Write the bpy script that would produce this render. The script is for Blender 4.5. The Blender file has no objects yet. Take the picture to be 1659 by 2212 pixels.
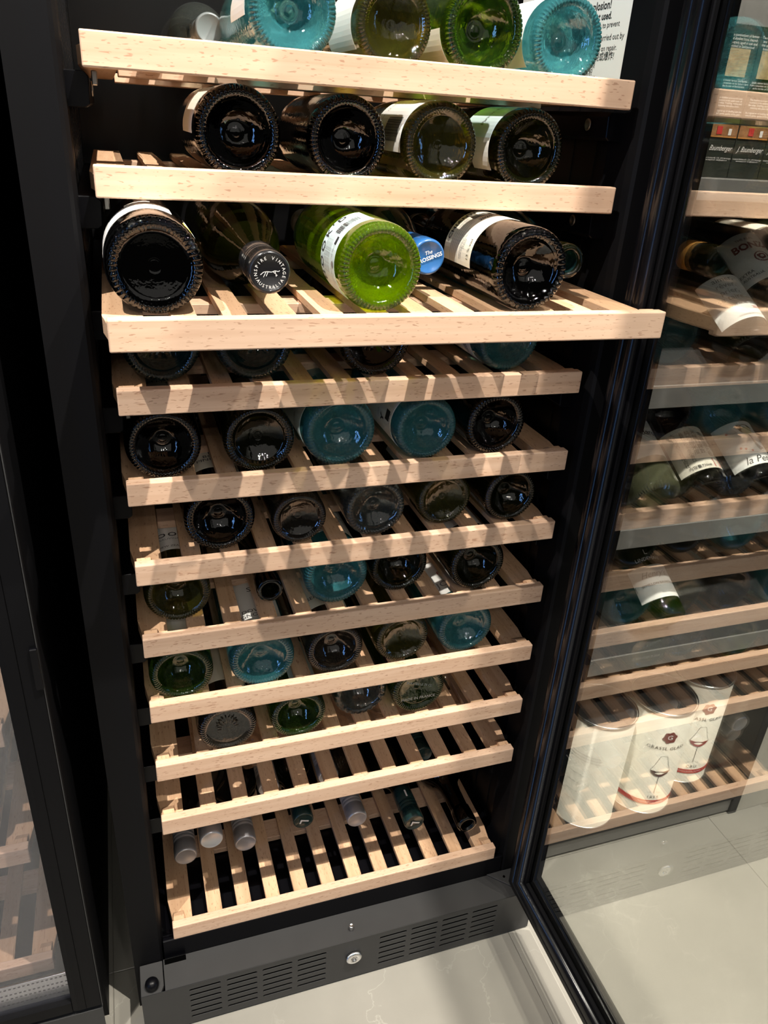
import bpy, bmesh, math, random
from mathutils import Vector, Matrix
random.seed(7)
S = bpy.context.scene
COL = S.collection
PI = math.pi

# ---------------------------------------------------------------- camera
cam = bpy.data.cameras.new('camera')
co = bpy.data.objects.new('camera', cam)
COL.objects.link(co)
S.camera = co
rx, rr, rz = 1.09899985, 0.0662505, -0.34703700
co.matrix_world = (Matrix.Translation((-0.2328, -0.7044, 1.1461)) @ Matrix.Rotation(rz, 4, 'Z')
                   @ Matrix.Rotation(rx, 4, 'X') @ Matrix.Rotation(rr, 4, 'Z'))
cam.sensor_fit = 'VERTICAL'
cam.sensor_height = 24.0
cam.lens = 24.0 * 1643.05 / 2212
cam.clip_start = 0.01
cam.clip_end = 50

# ---------------------------------------------------------------- world, lights, exposure
S.view_settings.view_transform = 'Standard'
S.view_settings.look = 'None'
S.view_settings.gamma = 1
S.view_settings.use_curve_mapping = False
S.view_settings.exposure = 0.12
W = bpy.data.worlds.new('room')
S.world = W
W.use_nodes = True
W.node_tree.nodes['Background'].inputs[0].default_value = (1.0, 0.93, 0.86, 1)
W.node_tree.nodes['Background'].inputs[1].default_value = 0.02


def spot_light(name, loc, target, power, radius, angle=50, col=(1, 0.93, 0.84)):
    l = bpy.data.lights.new(name, 'SPOT')
    l.energy = power
    l.shadow_soft_size = radius
    l.spot_size = math.radians(angle)
    l.spot_blend = 0.6
    l.color = col
    o = bpy.data.objects.new(name, l)
    COL.objects.link(o)
    o.location = loc
    o.rotation_euler = (Vector(target) - Vector(loc)).to_track_quat('-Z', 'Y').to_euler()
    return o


spot_light('ceiling_spot', (0.33, -0.66, 2.85), (0.0, 0.0, 0.7), 310, 0.012, 70)
spot_light('ceiling_spot', (-0.90, -0.66, 2.85), (0.0, 0.0, 0.7), 235, 0.012, 70)
spot_light('ceiling_spot', (0.80, -0.70, 2.85), (0.25, 0.0, 0.6), 190, 0.012, 80)
spot_light('ceiling_spot', (0.95, -1.30, 2.85), (0.80, -0.22, 0.25), 370, 0.03, 27)
al = bpy.data.lights.new('shop_side_fill', 'AREA')  # added frontal fill panel, unseen, standing in for a lit shop opposite
al.shape = 'RECTANGLE'
al.size = 5.0
al.size_y = 2.2
al.energy = 16
al.color = (1, 0.95, 0.88)
ao = bpy.data.objects.new('shop_side_fill', al)
COL.objects.link(ao)
ao.location = (0.0, -3.2, 2.15)
ao.rotation_euler = (Vector((0, 0, 0.9)) - Vector(ao.location)).to_track_quat('-Z', 'Y').to_euler()

for k in range(9):
    pl = bpy.data.lights.new('track_lamp', 'POINT')
    pl.energy = 9
    pl.shadow_soft_size = 0.02
    pl.color = (1, 0.95, 0.88)
    po = bpy.data.objects.new('track_lamp', pl)
    COL.objects.link(po)
    po.location = (-0.9 + 0.62 * (k % 3) + 0.08 * (k // 3), -2.7 - 0.6 * (k // 3), 2.80)

bl = bpy.data.lights.new('blue_strip', 'AREA')
bl.shape = 'RECTANGLE'
bl.size = 0.16
bl.size_y = 2.2
bl.energy = 11
bl.color = (0.20, 0.45, 1.0)
bo = bpy.data.objects.new('blue_strip', bl)
COL.objects.link(bo)
bo.location = (-2.6, -1.6, 1.5)
bo.rotation_euler = (math.radians(90), 0, math.radians(-58))

# ---------------------------------------------------------------- materials
MATS = {}


def new_mat(name):
    m = bpy.data.materials.new(name)
    m.use_nodes = True
    nt = m.node_tree
    MATS[name] = m
    return m, nt, nt.nodes['Principled BSDF'], nt.nodes['Material Output']


def plain(name, col, rough=0.5, metal=0.0, spec=0.5, coat=0.0, noise=0.0, nscale=60, bump=0.0):
    m, nt, b, out = new_mat(name)
    b.inputs['Base Color'].default_value = (*col, 1)
    b.inputs['Roughness'].default_value = rough
    b.inputs['Metallic'].default_value = metal
    b.inputs['Specular IOR Level'].default_value = spec
    b.inputs['Coat Weight'].default_value = coat
    if noise or bump:
        tc = nt.nodes.new('ShaderNodeTexCoord')
        n = nt.nodes.new('ShaderNodeTexNoise')
        n.inputs['Scale'].default_value = nscale
        n.inputs['Detail'].default_value = 5
        nt.links.new(tc.outputs['Object'], n.inputs['Vector'])
        if noise:
            mp = nt.nodes.new('ShaderNodeMapRange')
            mp.inputs['To Min'].default_value = 1 - noise
            mp.inputs['To Max'].default_value = 1 + noise
            nt.links.new(n.outputs['Fac'], mp.inputs['Value'])
            mx = nt.nodes.new('ShaderNodeVectorMath')
            mx.operation = 'SCALE'
            mx.inputs[0].default_value = col
            nt.links.new(mp.outputs[0], mx.inputs['Scale'])
            nt.links.new(mx.outputs[0], b.inputs['Base Color'])
        if bump:
            bp = nt.nodes.new('ShaderNodeBump')
            bp.inputs['Strength'].default_value = bump
            bp.inputs['Distance'].default_value = 0.001
            nt.links.new(n.outputs['Fac'], bp.inputs['Height'])
            nt.links.new(bp.outputs[0], b.inputs['Normal'])
    return m


def beech(name, axis, light=(0.70, 0.485, 0.340), dark=(0.60, 0.385, 0.255), fleck=(0.30, 0.135, 0.07)):
    """Beech: soft long grain and short dark pores along the board."""
    m, nt, b, out = new_mat(name)
    N, Lk = nt.nodes, nt.links
    tc = N.new('ShaderNodeTexCoord')
    oi = N.new('ShaderNodeObjectInfo')
    add = N.new('ShaderNodeVectorMath')
    add.operation = 'ADD'
    sc = N.new('ShaderNodeVectorMath')
    sc.operation = 'SCALE'
    comb = N.new('ShaderNodeCombineXYZ')
    for i in range(3):
        Lk.new(oi.outputs['Random'], comb.inputs[i])
    sc.inputs['Scale'].default_value = 11.0
    Lk.new(comb.outputs[0], sc.inputs[0])
    Lk.new(tc.outputs['Object'], add.inputs[0])
    Lk.new(sc.outputs[0], add.inputs[1])

    def noise(scale3, detail=4, dist=0.0):
        mp = N.new('ShaderNodeMapping')
        v = list(scale3) if axis == 'X' else [scale3[1], scale3[0], scale3[2]]
        mp.inputs['Scale'].default_value = v
        Lk.new(add.outputs[0], mp.inputs['Vector'])
        n = N.new('ShaderNodeTexNoise')
        n.inputs['Scale'].default_value = 1.0
        n.inputs['Detail'].default_value = detail
        n.inputs['Distortion'].default_value = dist
        Lk.new(mp.outputs[0], n.inputs['Vector'])
        return n
    g = noise((5, 120, 120), 5, 0.6)
    r1 = N.new('ShaderNodeValToRGB')
    r1.color_ramp.elements[0].position = 0.3
    r1.color_ramp.elements[0].color = (*dark, 1)
    r1.color_ramp.elements[1].position = 0.65
    r1.color_ramp.elements[1].color = (*light, 1)
    Lk.new(g.outputs['Fac'], r1.inputs[0])
    f = noise((125, 680, 680), 1, 0.3)
    r2 = N.new('ShaderNodeValToRGB')
    r2.color_ramp.elements[0].position = 0.645
    r2.color_ramp.elements[0].color = (0, 0, 0, 1)
    r2.color_ramp.elements[1].position = 0.69
    r2.color_ramp.elements[1].color = (1, 1, 1, 1)
    Lk.new(f.outputs['Fac'], r2.inputs[0])
    mul = N.new('ShaderNodeMath')
    mul.operation = 'MULTIPLY'
    mul.inputs[1].default_value = 0.55
    Lk.new(r2.outputs[0], mul.inputs[0])
    mx = N.new('ShaderNodeMix')
    mx.data_type = 'RGBA'
    mx.inputs['B'].default_value = (*fleck, 1)
    Lk.new(mul.outputs[0], mx.inputs['Factor'])
    Lk.new(r1.outputs[0], mx.inputs['A'])
    # each board a little lighter or redder than the next
    hs = N.new('ShaderNodeHueSaturation')
    mr = N.new('ShaderNodeMapRange')
    mr.inputs['To Min'].default_value = 0.90
    mr.inputs['To Max'].default_value = 1.08
    Lk.new(oi.outputs['Random'], mr.inputs['Value'])
    Lk.new(mr.outputs[0], hs.inputs['Value'])
    Lk.new(mx.outputs['Result'], hs.inputs['Color'])
    Lk.new(hs.outputs[0], b.inputs['Base Color'])
    b.inputs['Roughness'].default_value = 0.55
    b.inputs['Specular IOR Level'].default_value = 0.3
    return m


def bottle_glass(name, col, clear, mixt=0.28, rough=0.0, ior=1.42, bump=0.35, body=None, amount=0.0):
    """Filled bottle: refracting body, part of the light passes straight through tinted."""
    m, nt, b, out = new_mat(name)
    N, Lk = nt.nodes, nt.links
    N.remove(b)
    g = N.new('ShaderNodeBsdfGlass')
    g.inputs['Color'].default_value = (*col, 1)
    g.inputs['IOR'].default_value = ior
    g.inputs['Roughness'].default_value = rough
    t = N.new('ShaderNodeBsdfTransparent')
    t.inputs['Color'].default_value = (*clear, 1)
    mx = N.new('ShaderNodeMixShader')
    mx.inputs[0].default_value = mixt
    Lk.new(g.outputs[0], mx.inputs[1])
    Lk.new(t.outputs[0], mx.inputs[2])
    if body:
        df = N.new('ShaderNodeBsdfDiffuse')
        df.inputs['Color'].default_value = (*body, 1)
        tl = N.new('ShaderNodeBsdfTranslucent')
        tl.inputs['Color'].default_value = (*body, 1)
        ma = N.new('ShaderNodeMixShader')
        ma.inputs[0].default_value = 0.5
        Lk.new(df.outputs[0], ma.inputs[1])
        Lk.new(tl.outputs[0], ma.inputs[2])
        mb = N.new('ShaderNodeMixShader')
        mb.inputs[0].default_value = amount
        Lk.new(mx.outputs[0], mb.inputs[1])
        Lk.new(ma.outputs[0], mb.inputs[2])
        mx = mb
    gl = N.new('ShaderNodeBsdfGlossy')
    gl.inputs['Roughness'].default_value = 0.03
    gl.inputs['Color'].default_value = (1, 1, 1, 1)
    fr = N.new('ShaderNodeFresnel')
    fr.inputs['IOR'].default_value = 1.5
    m2 = N.new('ShaderNodeMixShader')
    Lk.new(fr.outputs[0], m2.inputs[0])
    Lk.new(mx.outputs[0], m2.inputs[1])
    Lk.new(gl.outputs[0], m2.inputs[2])
    Lk.new(m2.outputs[0], out.inputs['Surface'])
    tc = N.new('ShaderNodeTexCoord')
    n = N.new('ShaderNodeTexNoise')
    n.inputs['Scale'].default_value = 170
    n.inputs['Detail'].default_value = 2
    Lk.new(tc.outputs['Object'], n.inputs['Vector'])
    n2 = N.new('ShaderNodeTexNoise')
    n2.inputs['Scale'].default_value = 45
    Lk.new(tc.outputs['Object'], n2.inputs['Vector'])
    ad = N.new('ShaderNodeMath')
    ad.operation = 'ADD'
    Lk.new(n.outputs['Fac'], ad.inputs[0])
    Lk.new(n2.outputs['Fac'], ad.inputs[1])
    bp = N.new('ShaderNodeBump')
    bp.inputs['Strength'].default_value = bump
    bp.inputs['Distance'].default_value = 0.0006
    Lk.new(ad.outputs[0], bp.inputs['Height'])
    Lk.new(bp.outputs[0], g.inputs['Normal'])
    Lk.new(bp.outputs[0], gl.inputs['Normal'])
    return m


def door_glass_mat(name, refl, tint):
    m, nt, b, out = new_mat(name)
    N, Lk = nt.nodes, nt.links
    N.remove(b)
    t = N.new('ShaderNodeBsdfTransparent')
    t.inputs['Color'].default_value = (*tint, 1)
    gl = N.new('ShaderNodeBsdfGlossy')
    gl.inputs['Roughness'].default_value = 0.0
    gl.inputs['Color'].default_value = (0.96, 0.96, 0.93, 1)
    mx = N.new('ShaderNodeMixShader')
    mx.inputs[0].default_value = refl
    Lk.new(t.outputs[0], mx.inputs[1])
    Lk.new(gl.outputs[0], mx.inputs[2])
    Lk.new(mx.outputs[0], out.inputs['Surface'])
    return m


beech('beech_x', 'X')
beech('beech_y', 'Y', light=(0.68, 0.44, 0.27), dark=(0.57, 0.345, 0.20))
plain('black_metal', (0.0035, 0.0035, 0.0042), 0.55, spec=0.10, noise=0.12, nscale=8)
plain('black_plastic', (0.002, 0.002, 0.003), 0.34, spec=0.16)
plain('black_liner', (0.0035, 0.0035, 0.004), 0.33, spec=0.35)
plain('gasket', (0.003, 0.003, 0.004), 0.26, spec=0.5)
plain('plinth_grey', (0.032, 0.032, 0.032), 0.5, spec=0.3, noise=0.1, nscale=30)
plain('void', (0.001, 0.001, 0.001), 0.9, spec=0.0)
plain('chrome', (0.72, 0.72, 0.72), 0.16, metal=1.0)
plain('steel_dull', (0.30, 0.29, 0.27), 0.35, metal=1.0)
plain('paper', (0.78, 0.78, 0.74), 0.55)
plain('paper_cream', (0.80, 0.76, 0.64), 0.6)
plain('paper_blue', (0.60, 0.74, 0.76), 0.55)
plain('foil_gold', (0.50, 0.25, 0.06), 0.35, metal=0.4)
plain('ink', (0.02, 0.02, 0.02), 0.6)
plain('ink_grey', (0.22, 0.22, 0.22), 0.6)
plain('ink_red', (0.55, 0.03, 0.03), 0.6)
plain('ink_dark_red', (0.20, 0.03, 0.03), 0.6)
plain('ink_white', (0.82, 0.80, 0.76), 0.6)
plain('ink_yellow', (0.80, 0.62, 0.10), 0.5)
plain('cap_black', (0.012, 0.012, 0.013), 0.22, coat=0.5)
plain('cap_blue', (0.02, 0.11, 0.32), 0.28, coat=0.4)
plain('cap_silver', (0.52, 0.52, 0.54), 0.32, metal=0.55)
plain('cap_green', (0.012, 0.035, 0.033), 0.25, coat=0.4)
plain('cap_clear', (0.16, 0.18, 0.18), 0.3)
plain('wax_orange', (0.55, 0.24, 0.06), 0.4)
plain('unit_metal', (0.20, 0.195, 0.185), 0.45, metal=0.3)
plain('unit_dark', (0.010, 0.010, 0.010), 0.6)
plain('box_black', (0.022, 0.026, 0.02), 0.4)
plain('tube_paper', (0.66, 0.63, 0.54), 0.5)
plain('tube_lid', (0.10, 0.10, 0.10), 0.25, metal=0.7)
plain('tin', (0.7, 0.7, 0.68), 0.25, metal=0.9)
plain('felt_grey', (0.19, 0.185, 0.175), 0.8, noise=0.3, nscale=40)
plain('wine_red', (0.25, 0.01, 0.015), 0.5)
plain('wine_dark', (0.05, 0.01, 0.012), 0.5)
plain('photo_tan', (0.40, 0.29, 0.15), 0.5, noise=0.85, nscale=160)
plain('photo_brown', (0.28, 0.13, 0.05), 0.5, noise=0.8, nscale=120)
plain('skin_tint', (0.72, 0.64, 0.40), 0.6)
plain('wall_paint', (0.03, 0.028, 0.026), 0.8)
bottle_glass('glass_black', (0.055, 0.062, 0.045), (0.10, 0.11, 0.05), 0.12)
bottle_glass('glass_dark', (0.13, 0.15, 0.06), (0.30, 0.32, 0.06), 0.22, body=(0.06, 0.07, 0.01), amount=0.06)
bottle_glass('glass_olive', (0.45, 0.45, 0.14), (0.80, 0.74, 0.10), 0.34, body=(0.26, 0.25, 0.04), amount=0.10)
bottle_glass('glass_green', (0.36, 0.62, 0.10), (0.50, 0.62, 0.12), 0.26, body=(0.08, 0.20, 0.02), amount=0.10)
bottle_glass('glass_lime', (0.55, 0.92, 0.02), (0.92, 0.88, 0.05), 0.40, body=(0.38, 0.70, 0.0), amount=0.17)
bottle_glass('glass_teal', (0.38, 0.80, 0.85), (0.50, 0.80, 0.82), 0.26, body=(0.13, 0.58, 0.64), amount=0.22, bump=0.6)
bottle_glass('glass_teal_dark', (0.20, 0.44, 0.46), (0.3, 0.5, 0.5), 0.25, body=(0.04, 0.16, 0.17), amount=0.10)
bottle_glass('glass_clear', (0.82, 0.88, 0.84), (0.88, 0.91, 0.87), 0.40, body=(0.45, 0.52, 0.48), amount=0.07)
bottle_glass('glass_pale', (0.84, 0.90, 0.66), (0.90, 0.93, 0.75), 0.35, body=(0.55, 0.58, 0.34), amount=0.22)
bottle_glass('glass_smoke', (0.34, 0.31, 0.25), (0.5, 0.46, 0.38), 0.30, body=(0.20, 0.17, 0.12), amount=0.07)
door_glass_mat('door_glass', 0.28, (0.95, 0.955, 0.93))
door_glass_mat('cabinet_glass', 0.06, (0.93, 0.935, 0.94))
m, nt, b, out = new_mat('film')
t = nt.nodes.new('ShaderNodeBsdfTransparent')
g = nt.nodes.new('ShaderNodeBsdfGlossy')
g.inputs['Roughness'].default_value = 0.14
mx = nt.nodes.new('ShaderNodeMixShader')
fz = nt.nodes.new('ShaderNodeLayerWeight')
fz.inputs['Blend'].default_value = 0.62
nt.links.new(fz.outputs['Fresnel'], mx.inputs[0])
nt.links.new(t.outputs[0], mx.inputs[1])
nt.links.new(g.outputs[0], mx.inputs[2])
nt.links.new(mx.outputs[0], out.inputs['Surface'])

m, nt, b, out = new_mat('painted_haze_glass')
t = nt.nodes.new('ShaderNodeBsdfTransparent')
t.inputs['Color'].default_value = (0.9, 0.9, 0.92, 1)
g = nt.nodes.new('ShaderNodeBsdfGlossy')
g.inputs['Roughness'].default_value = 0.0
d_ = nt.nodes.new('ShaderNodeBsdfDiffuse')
d_.inputs['Color'].default_value = (0.50, 0.52, 0.60, 1)  # bluish diffuse tint paints in the hazy reflection of the room
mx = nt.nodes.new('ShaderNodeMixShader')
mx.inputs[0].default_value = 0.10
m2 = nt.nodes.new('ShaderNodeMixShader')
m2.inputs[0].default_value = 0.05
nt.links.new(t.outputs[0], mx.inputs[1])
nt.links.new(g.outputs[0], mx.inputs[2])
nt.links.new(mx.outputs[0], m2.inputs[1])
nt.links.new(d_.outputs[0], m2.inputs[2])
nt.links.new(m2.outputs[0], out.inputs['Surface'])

# floor tile: warm grey concrete look with pale hair veins
m, nt, b, out = new_mat('floor_tile')
N, Lk = nt.nodes, nt.links
tc = N.new('ShaderNodeTexCoord')
n1 = N.new('ShaderNodeTexNoise')
n1.inputs['Scale'].default_value = 3.5
n1.inputs['Detail'].default_value = 8
Lk.new(tc.outputs['Object'], n1.inputs['Vector'])
rp = N.new('ShaderNodeValToRGB')
rp.color_ramp.elements[0].position = 0.3
rp.color_ramp.elements[0].color = (0.224, 0.214, 0.184, 1)
rp.color_ramp.elements[1].position = 0.72
rp.color_ramp.elements[1].color = (0.314, 0.299, 0.259, 1)
Lk.new(n1.outputs['Fac'], rp.inputs[0])
vn = N.new('ShaderNodeTexNoise')
vn.inputs['Scale'].default_value = 9
vn.inputs['Detail'].default_value = 6
sc = N.new('ShaderNodeVectorMath')
sc.operation = 'SCALE'
sc.inputs['Scale'].default_value = 0.22
ad = N.new('ShaderNodeVectorMath')
ad.operation = 'ADD'
Lk.new(tc.outputs['Object'], vn.inputs['Vector'])
Lk.new(vn.outputs['Color'], sc.inputs[0])
Lk.new(sc.outputs[0], ad.inputs[0])
Lk.new(tc.outputs['Object'], ad.inputs[1])
vo = N.new('ShaderNodeTexVoronoi')
vo.feature = 'DISTANCE_TO_EDGE'
vo.inputs['Scale'].default_value = 5.5
Lk.new(ad.outputs[0], vo.inputs['Vector'])
r3 = N.new('ShaderNodeValToRGB')
r3.color_ramp.elements[0].position = 0.0
r3.color_ramp.elements[0].color = (1, 1, 1, 1)
r3.color_ramp.elements[1].position = 0.008
r3.color_ramp.elements[1].color = (0, 0, 0, 1)
Lk.new(vo.outputs['Distance'], r3.inputs[0])
msk = N.new('ShaderNodeMath')
msk.operation = 'MULTIPLY'
r4 = N.new('ShaderNodeValToRGB')
r4.color_ramp.elements[0].position = 0.45
r4.color_ramp.elements[1].position = 0.62
Lk.new(n1.outputs['Fac'], r4.inputs[0])
Lk.new(r3.outputs[0], msk.inputs[0])
Lk.new(r4.outputs[0], msk.inputs[1])
mk2 = N.new('ShaderNodeMath')
mk2.operation = 'MULTIPLY'
mk2.inputs[1].default_value = 0.22
Lk.new(msk.outputs[0], mk2.inputs[0])
mx = N.new('ShaderNodeMix')
mx.data_type = 'RGBA'
mx.inputs['B'].default_value = (0.66, 0.64, 0.56, 1)
Lk.new(mk2.outputs[0], mx.inputs['Factor'])
Lk.new(rp.outputs[0], mx.inputs['A'])
Lk.new(mx.outputs['Result'], b.inputs['Base Color'])
b.inputs['Roughness'].default_value = 0.38
plain('grout', (0.25, 0.235, 0.20), 0.6)


# ---------------------------------------------------------------- helpers
def link(name, me, m=None, parent=None, loc=None):
    o = bpy.data.objects.new(name, me)
    COL.objects.link(o)
    if m and me is not None and len(me.materials) == 0:
        me.materials.append(MATS[m])
    if parent:
        o.parent = parent
    if loc:
        o.location = loc
    return o


def tag(o, label, cat, group=None):
    o['label'] = label
    o['category'] = cat
    if group:
        o['group'] = group
    return o


def empty(name, loc, label, cat, group=None, rot=(0, 0, 0)):
    o = link(name, None, loc=loc)
    o.rotation_euler = rot
    o.empty_display_size = 0.02
    return tag(o, label, cat, group)


def bm_new():
    return bmesh.new()


def add_box(bm, lo, hi):
    vs = [bm.verts.new((x, y, z)) for x in (lo[0], hi[0]) for y in (lo[1], hi[1]) for z in (lo[2], hi[2])]
    for f in ((0, 1, 3, 2), (4, 6, 7, 5), (0, 4, 5, 1), (2, 3, 7, 6), (0, 2, 6, 4), (1, 5, 7, 3)):
        bm.faces.new([vs[i] for i in f])


def add_prism(bm, pts, axis, a, b):
    """polygon pts (2D) extruded along axis 0/1/2 from a to b"""
    def mk(p, t):
        if axis == 0:
            return (t, p[0], p[1])
        if axis == 1:
            return (p[0], t, p[1])
        return (p[0], p[1], t)
    va = [bm.verts.new(mk(p, a)) for p in pts]
    vb = [bm.verts.new(mk(p, b)) for p in pts]
    bm.faces.new(va)
    bm.faces.new(vb[::-1])
    n = len(pts)
    for i in range(n):
        bm.faces.new([va[i], vb[i], vb[(i + 1) % n], va[(i + 1) % n]])


def mesh_of(bm, name='m', bevel=0.0, smooth=False, segs=1):
    if bevel:
        bmesh.ops.bevel(bm, geom=bm.edges[:], offset=bevel, segments=segs, affect='EDGES', profile=0.5)
    bmesh.ops.recalc_face_normals(bm, faces=bm.faces[:])
    me = bpy.data.meshes.new(name)
    bm.to_mesh(me)
    bm.free()
    if smooth:
        me.shade_smooth()
    return me


def box(name, lo, hi, m, parent=None, bevel=0.0, segs=1):
    bm = bm_new()
    add_box(bm, lo, hi)
    return link(name, mesh_of(bm, name, bevel, segs=segs), m, parent)


def prism(name, pts, axis, a, b, m, parent=None, bevel=0.0):
    bm = bm_new()
    add_prism(bm, pts, axis, a, b)
    return link(name, mesh_of(bm, name, bevel), m, parent)


def lathe_mesh(prof, seg, name='lathe', bump=None, cap=True):
    """profile [(radius, y)] around the Y axis; bump(r, y, ang, i) -> dr, dy"""
    verts, faces = [], []
    rows = []
    for i, (r, y) in enumerate(prof):
        if r < 1e-6:
            rows.append([len(verts)])
            verts.append((0, y, 0))
        else:
            row = []
            for k in range(seg):
                a = 2 * PI * k / seg
                dr, dy = bump(r, y, a, i) if bump else (0, 0)
                row.append(len(verts))
                verts.append(((r + dr) * math.cos(a), y + dy, (r + dr) * math.sin(a)))
            rows.append(row)
    for A, B in zip(rows[:-1], rows[1:]):
        if len(A) == 1 and len(B) == 1:
            continue
        for k in range(seg):
            k2 = (k + 1) % seg
            if len(A) == 1:
                faces.append((A[0], B[k2], B[k]))
            elif len(B) == 1:
                faces.append((A[k], A[k2], B[0]))
            else:
                faces.append((A[k], A[k2], B[k2], B[k]))
    me = bpy.data.meshes.new(name)
    me.from_pydata(verts, [], faces)
    bm = bmesh.new()
    bm.from_mesh(me)
    bmesh.ops.recalc_face_normals(bm, faces=bm.faces[:])
    bm.to_mesh(me)
    bm.free()
    me.shade_smooth()
    return me


_txt = {}


def text_mesh(body, size, shear=0.0, bold=0.0, spacing=1.0, squeeze=1.0):
    key = (body, size, shear, bold, spacing, squeeze)
    if key in _txt:
        return _txt[key]
    c = bpy.data.curves.new('lettering', 'FONT')
    c.body = body
    c.size = size
    c.align_x = 'CENTER'
    c.align_y = 'CENTER'
    c.shear = shear
    c.offset = bold
    c.space_character = spacing
    c.space_line = 0.95
    c.resolution_u = 2
    o = bpy.data.objects.new('lettering', c)
    COL.objects.link(o)
    dg = bpy.context.evaluated_depsgraph_get()
    me = bpy.data.meshes.new_from_object(o.evaluated_get(dg))
    bpy.data.objects.remove(o)
    bpy.data.curves.remove(c)
    me.materials.clear()
    vs = [(v.co.x * squeeze, v.co.y) for v in me.vertices]
    fs = [tuple(p.vertices) for p in me.polygons]
    bpy.data.meshes.remove(me)
    _txt[key] = (vs, fs)
    return vs, fs


def map_mesh(vs, fs, fn, name):
    me = bpy.data.meshes.new(name)
    me.from_pydata([fn(u, v) for u, v in vs], [], fs)
    return me


def cyl_map(r, thc, y0, u0=0.0, v0=0.0, rot=0.0):
    cr, sr = math.cos(rot), math.sin(rot)

    def fn(u, v):
        u, v = u * cr - v * sr + u0, u * sr + v * cr + v0
        a = thc - u / r
        return (r * math.cos(a), y0 + v, r * math.sin(a))
    return fn


def patch(poly_fn, u0, u1, v0, v1, nu, nv, th, name, fn_in, wob=None):
    """curved patch between two map functions (outer poly_fn, inner fn_in)"""
    bm = bm_new()
    out, inn = [], []
    for j in range(nv + 1):
        ro, ri = [], []
        for i in range(nu + 1):
            u = u0 + (u1 - u0) * i / nu
            v = v0 + (v1 - v0) * j / nv
            ro.append(bm.verts.new(poly_fn(u, v)))
            ri.append(bm.verts.new(fn_in(u, v)))
        out.append(ro)
        inn.append(ri)
    for j in range(nv):
        for i in range(nu):
            bm.faces.new((out[j][i], out[j][i + 1], out[j + 1][i + 1], out[j + 1][i]))
            bm.faces.new((inn[j][i], inn[j + 1][i], inn[j + 1][i + 1], inn[j][i + 1]))
    for j in range(nv):
        bm.faces.new((out[j][0], out[j + 1][0], inn[j + 1][0], inn[j][0]))
        bm.faces.new((out[j][nu], inn[j][nu], inn[j + 1][nu], out[j + 1][nu]))
    for i in range(nu):
        bm.faces.new((out[0][i], inn[0][i], inn[0][i + 1], out[0][i + 1]))
        bm.faces.new((out[nv][i], out[nv][i + 1], inn[nv][i + 1], inn[nv][i]))
    me = mesh_of(bm, name)
    return me


def wrap_patch(name, r, thc, u0, u1, v0, v1, m, parent, lift=0.0003):
    nu = max(2, int(abs(u1 - u0) / 0.004))
    me = patch(cyl_map(r + lift, thc, 0), u0, u1, v0, v1, nu, 1, 0, name, cyl_map(r + 0.00005, thc, 0))
    return link(name, me, m, parent)


def wrap_text(body, size, r, thc, u, v, m, parent, rot=0.0, lift=0.0007, **kw):
    vs, fs = text_mesh(body, size, **kw)
    me = map_mesh(vs, fs, cyl_map(r + lift, thc, 0, u, v, rot), 'printed_text')
    return link('printed_text', me, m, parent)


def wrap_bars(r, thc, u, v, w, h, m, parent, lift=0.0007, rot=0.0, seed=1):
    rnd = random.Random(seed)
    vs, fs = [], []
    x = -w / 2
    while x < w / 2:
        bw = rnd.choice((0.0003, 0.0005, 0.0008)) * w / 0.022
        b0 = len(vs)
        vs += [(x, -h / 2), (x + bw, -h / 2), (x + bw, h / 2), (x, h / 2)]
        fs.append((b0, b0 + 1, b0 + 2, b0 + 3))
        x += bw + rnd.choice((0.0003, 0.0005)) * w / 0.022
    me = map_mesh(vs, fs, cyl_map(r + lift, thc, 0, u, v, rot), 'barcode')
    return link('barcode', me, m, parent)


def wrap_shape(name, pts, r, thc, u, v, m, parent, lift=0.0008, rot=0.0):
    me = map_mesh(pts, [tuple(range(len(pts)))], cyl_map(r + lift, thc, 0, u, v, rot), name)
    return link(name, me, m, parent)


# ---------------------------------------------------------------- floor and walls
floor = link('floor', None)
floor['kind'] = 'structure'
fl = box('grout_bed', (-2.2, -2.6, -0.03), (2.6, 1.2, -0.0025), 'grout', floor)
tx = [-1.535, -0.935, -0.335, 0.266, 0.745, 1.345, 1.945]
ty = [-2.28, -1.50, -0.72, 0.06, 0.60, 1.14]
for i in range(len(tx) - 1):
    for j in range(len(ty) - 1):
        bm = bm_new()
        g = 0.0003
        add_box(bm, (tx[i] + g, ty[j] + g, -0.012), (tx[i + 1] - g, ty[j + 1] - g, 0.0))
        t_ = link('tile', mesh_of(bm, 'tile', 0.0008), 'floor_tile', floor)
wb = box('wall_back', (-2.2, 1.12, 0), (2.6, 1.2, 3.0), 'wall_paint')
wb['kind'] = 'structure'

# ---------------------------------------------------------------- the wine cabinet in the middle
ZS = [1.1954, 1.1029, 1.0066, 0.9152, 0.8211, 0.7285, 0.6358, 0.5426, 0.4504, 0.3586, 0.1517]
TOPZ = 1.86
cab = empty('wine_cabinet', (0, 0.25, 0),
            'tall black built-in wine cabinet standing open with many pull-out beech shelves', 'wine cabinet')


def cbox(name, lo, hi, m, bevel=0.0, parent=None, root=None, segs=1):
    root = root or cab
    o = Vector(root.location)
    p = parent or root
    # meshes are written in world coordinates, the root carries the offset
    ob = box(name, tuple(Vector(lo) - o), tuple(Vector(hi) - o), m, None, bevel, segs)
    ob.parent = p
    return ob


def shift(ob, root):
    """mesh was modelled in world coordinates: move it under its root"""
    ob.data.transform(Matrix.Translation(-Vector(root.location)))
    ob.parent = root
    return ob


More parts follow.
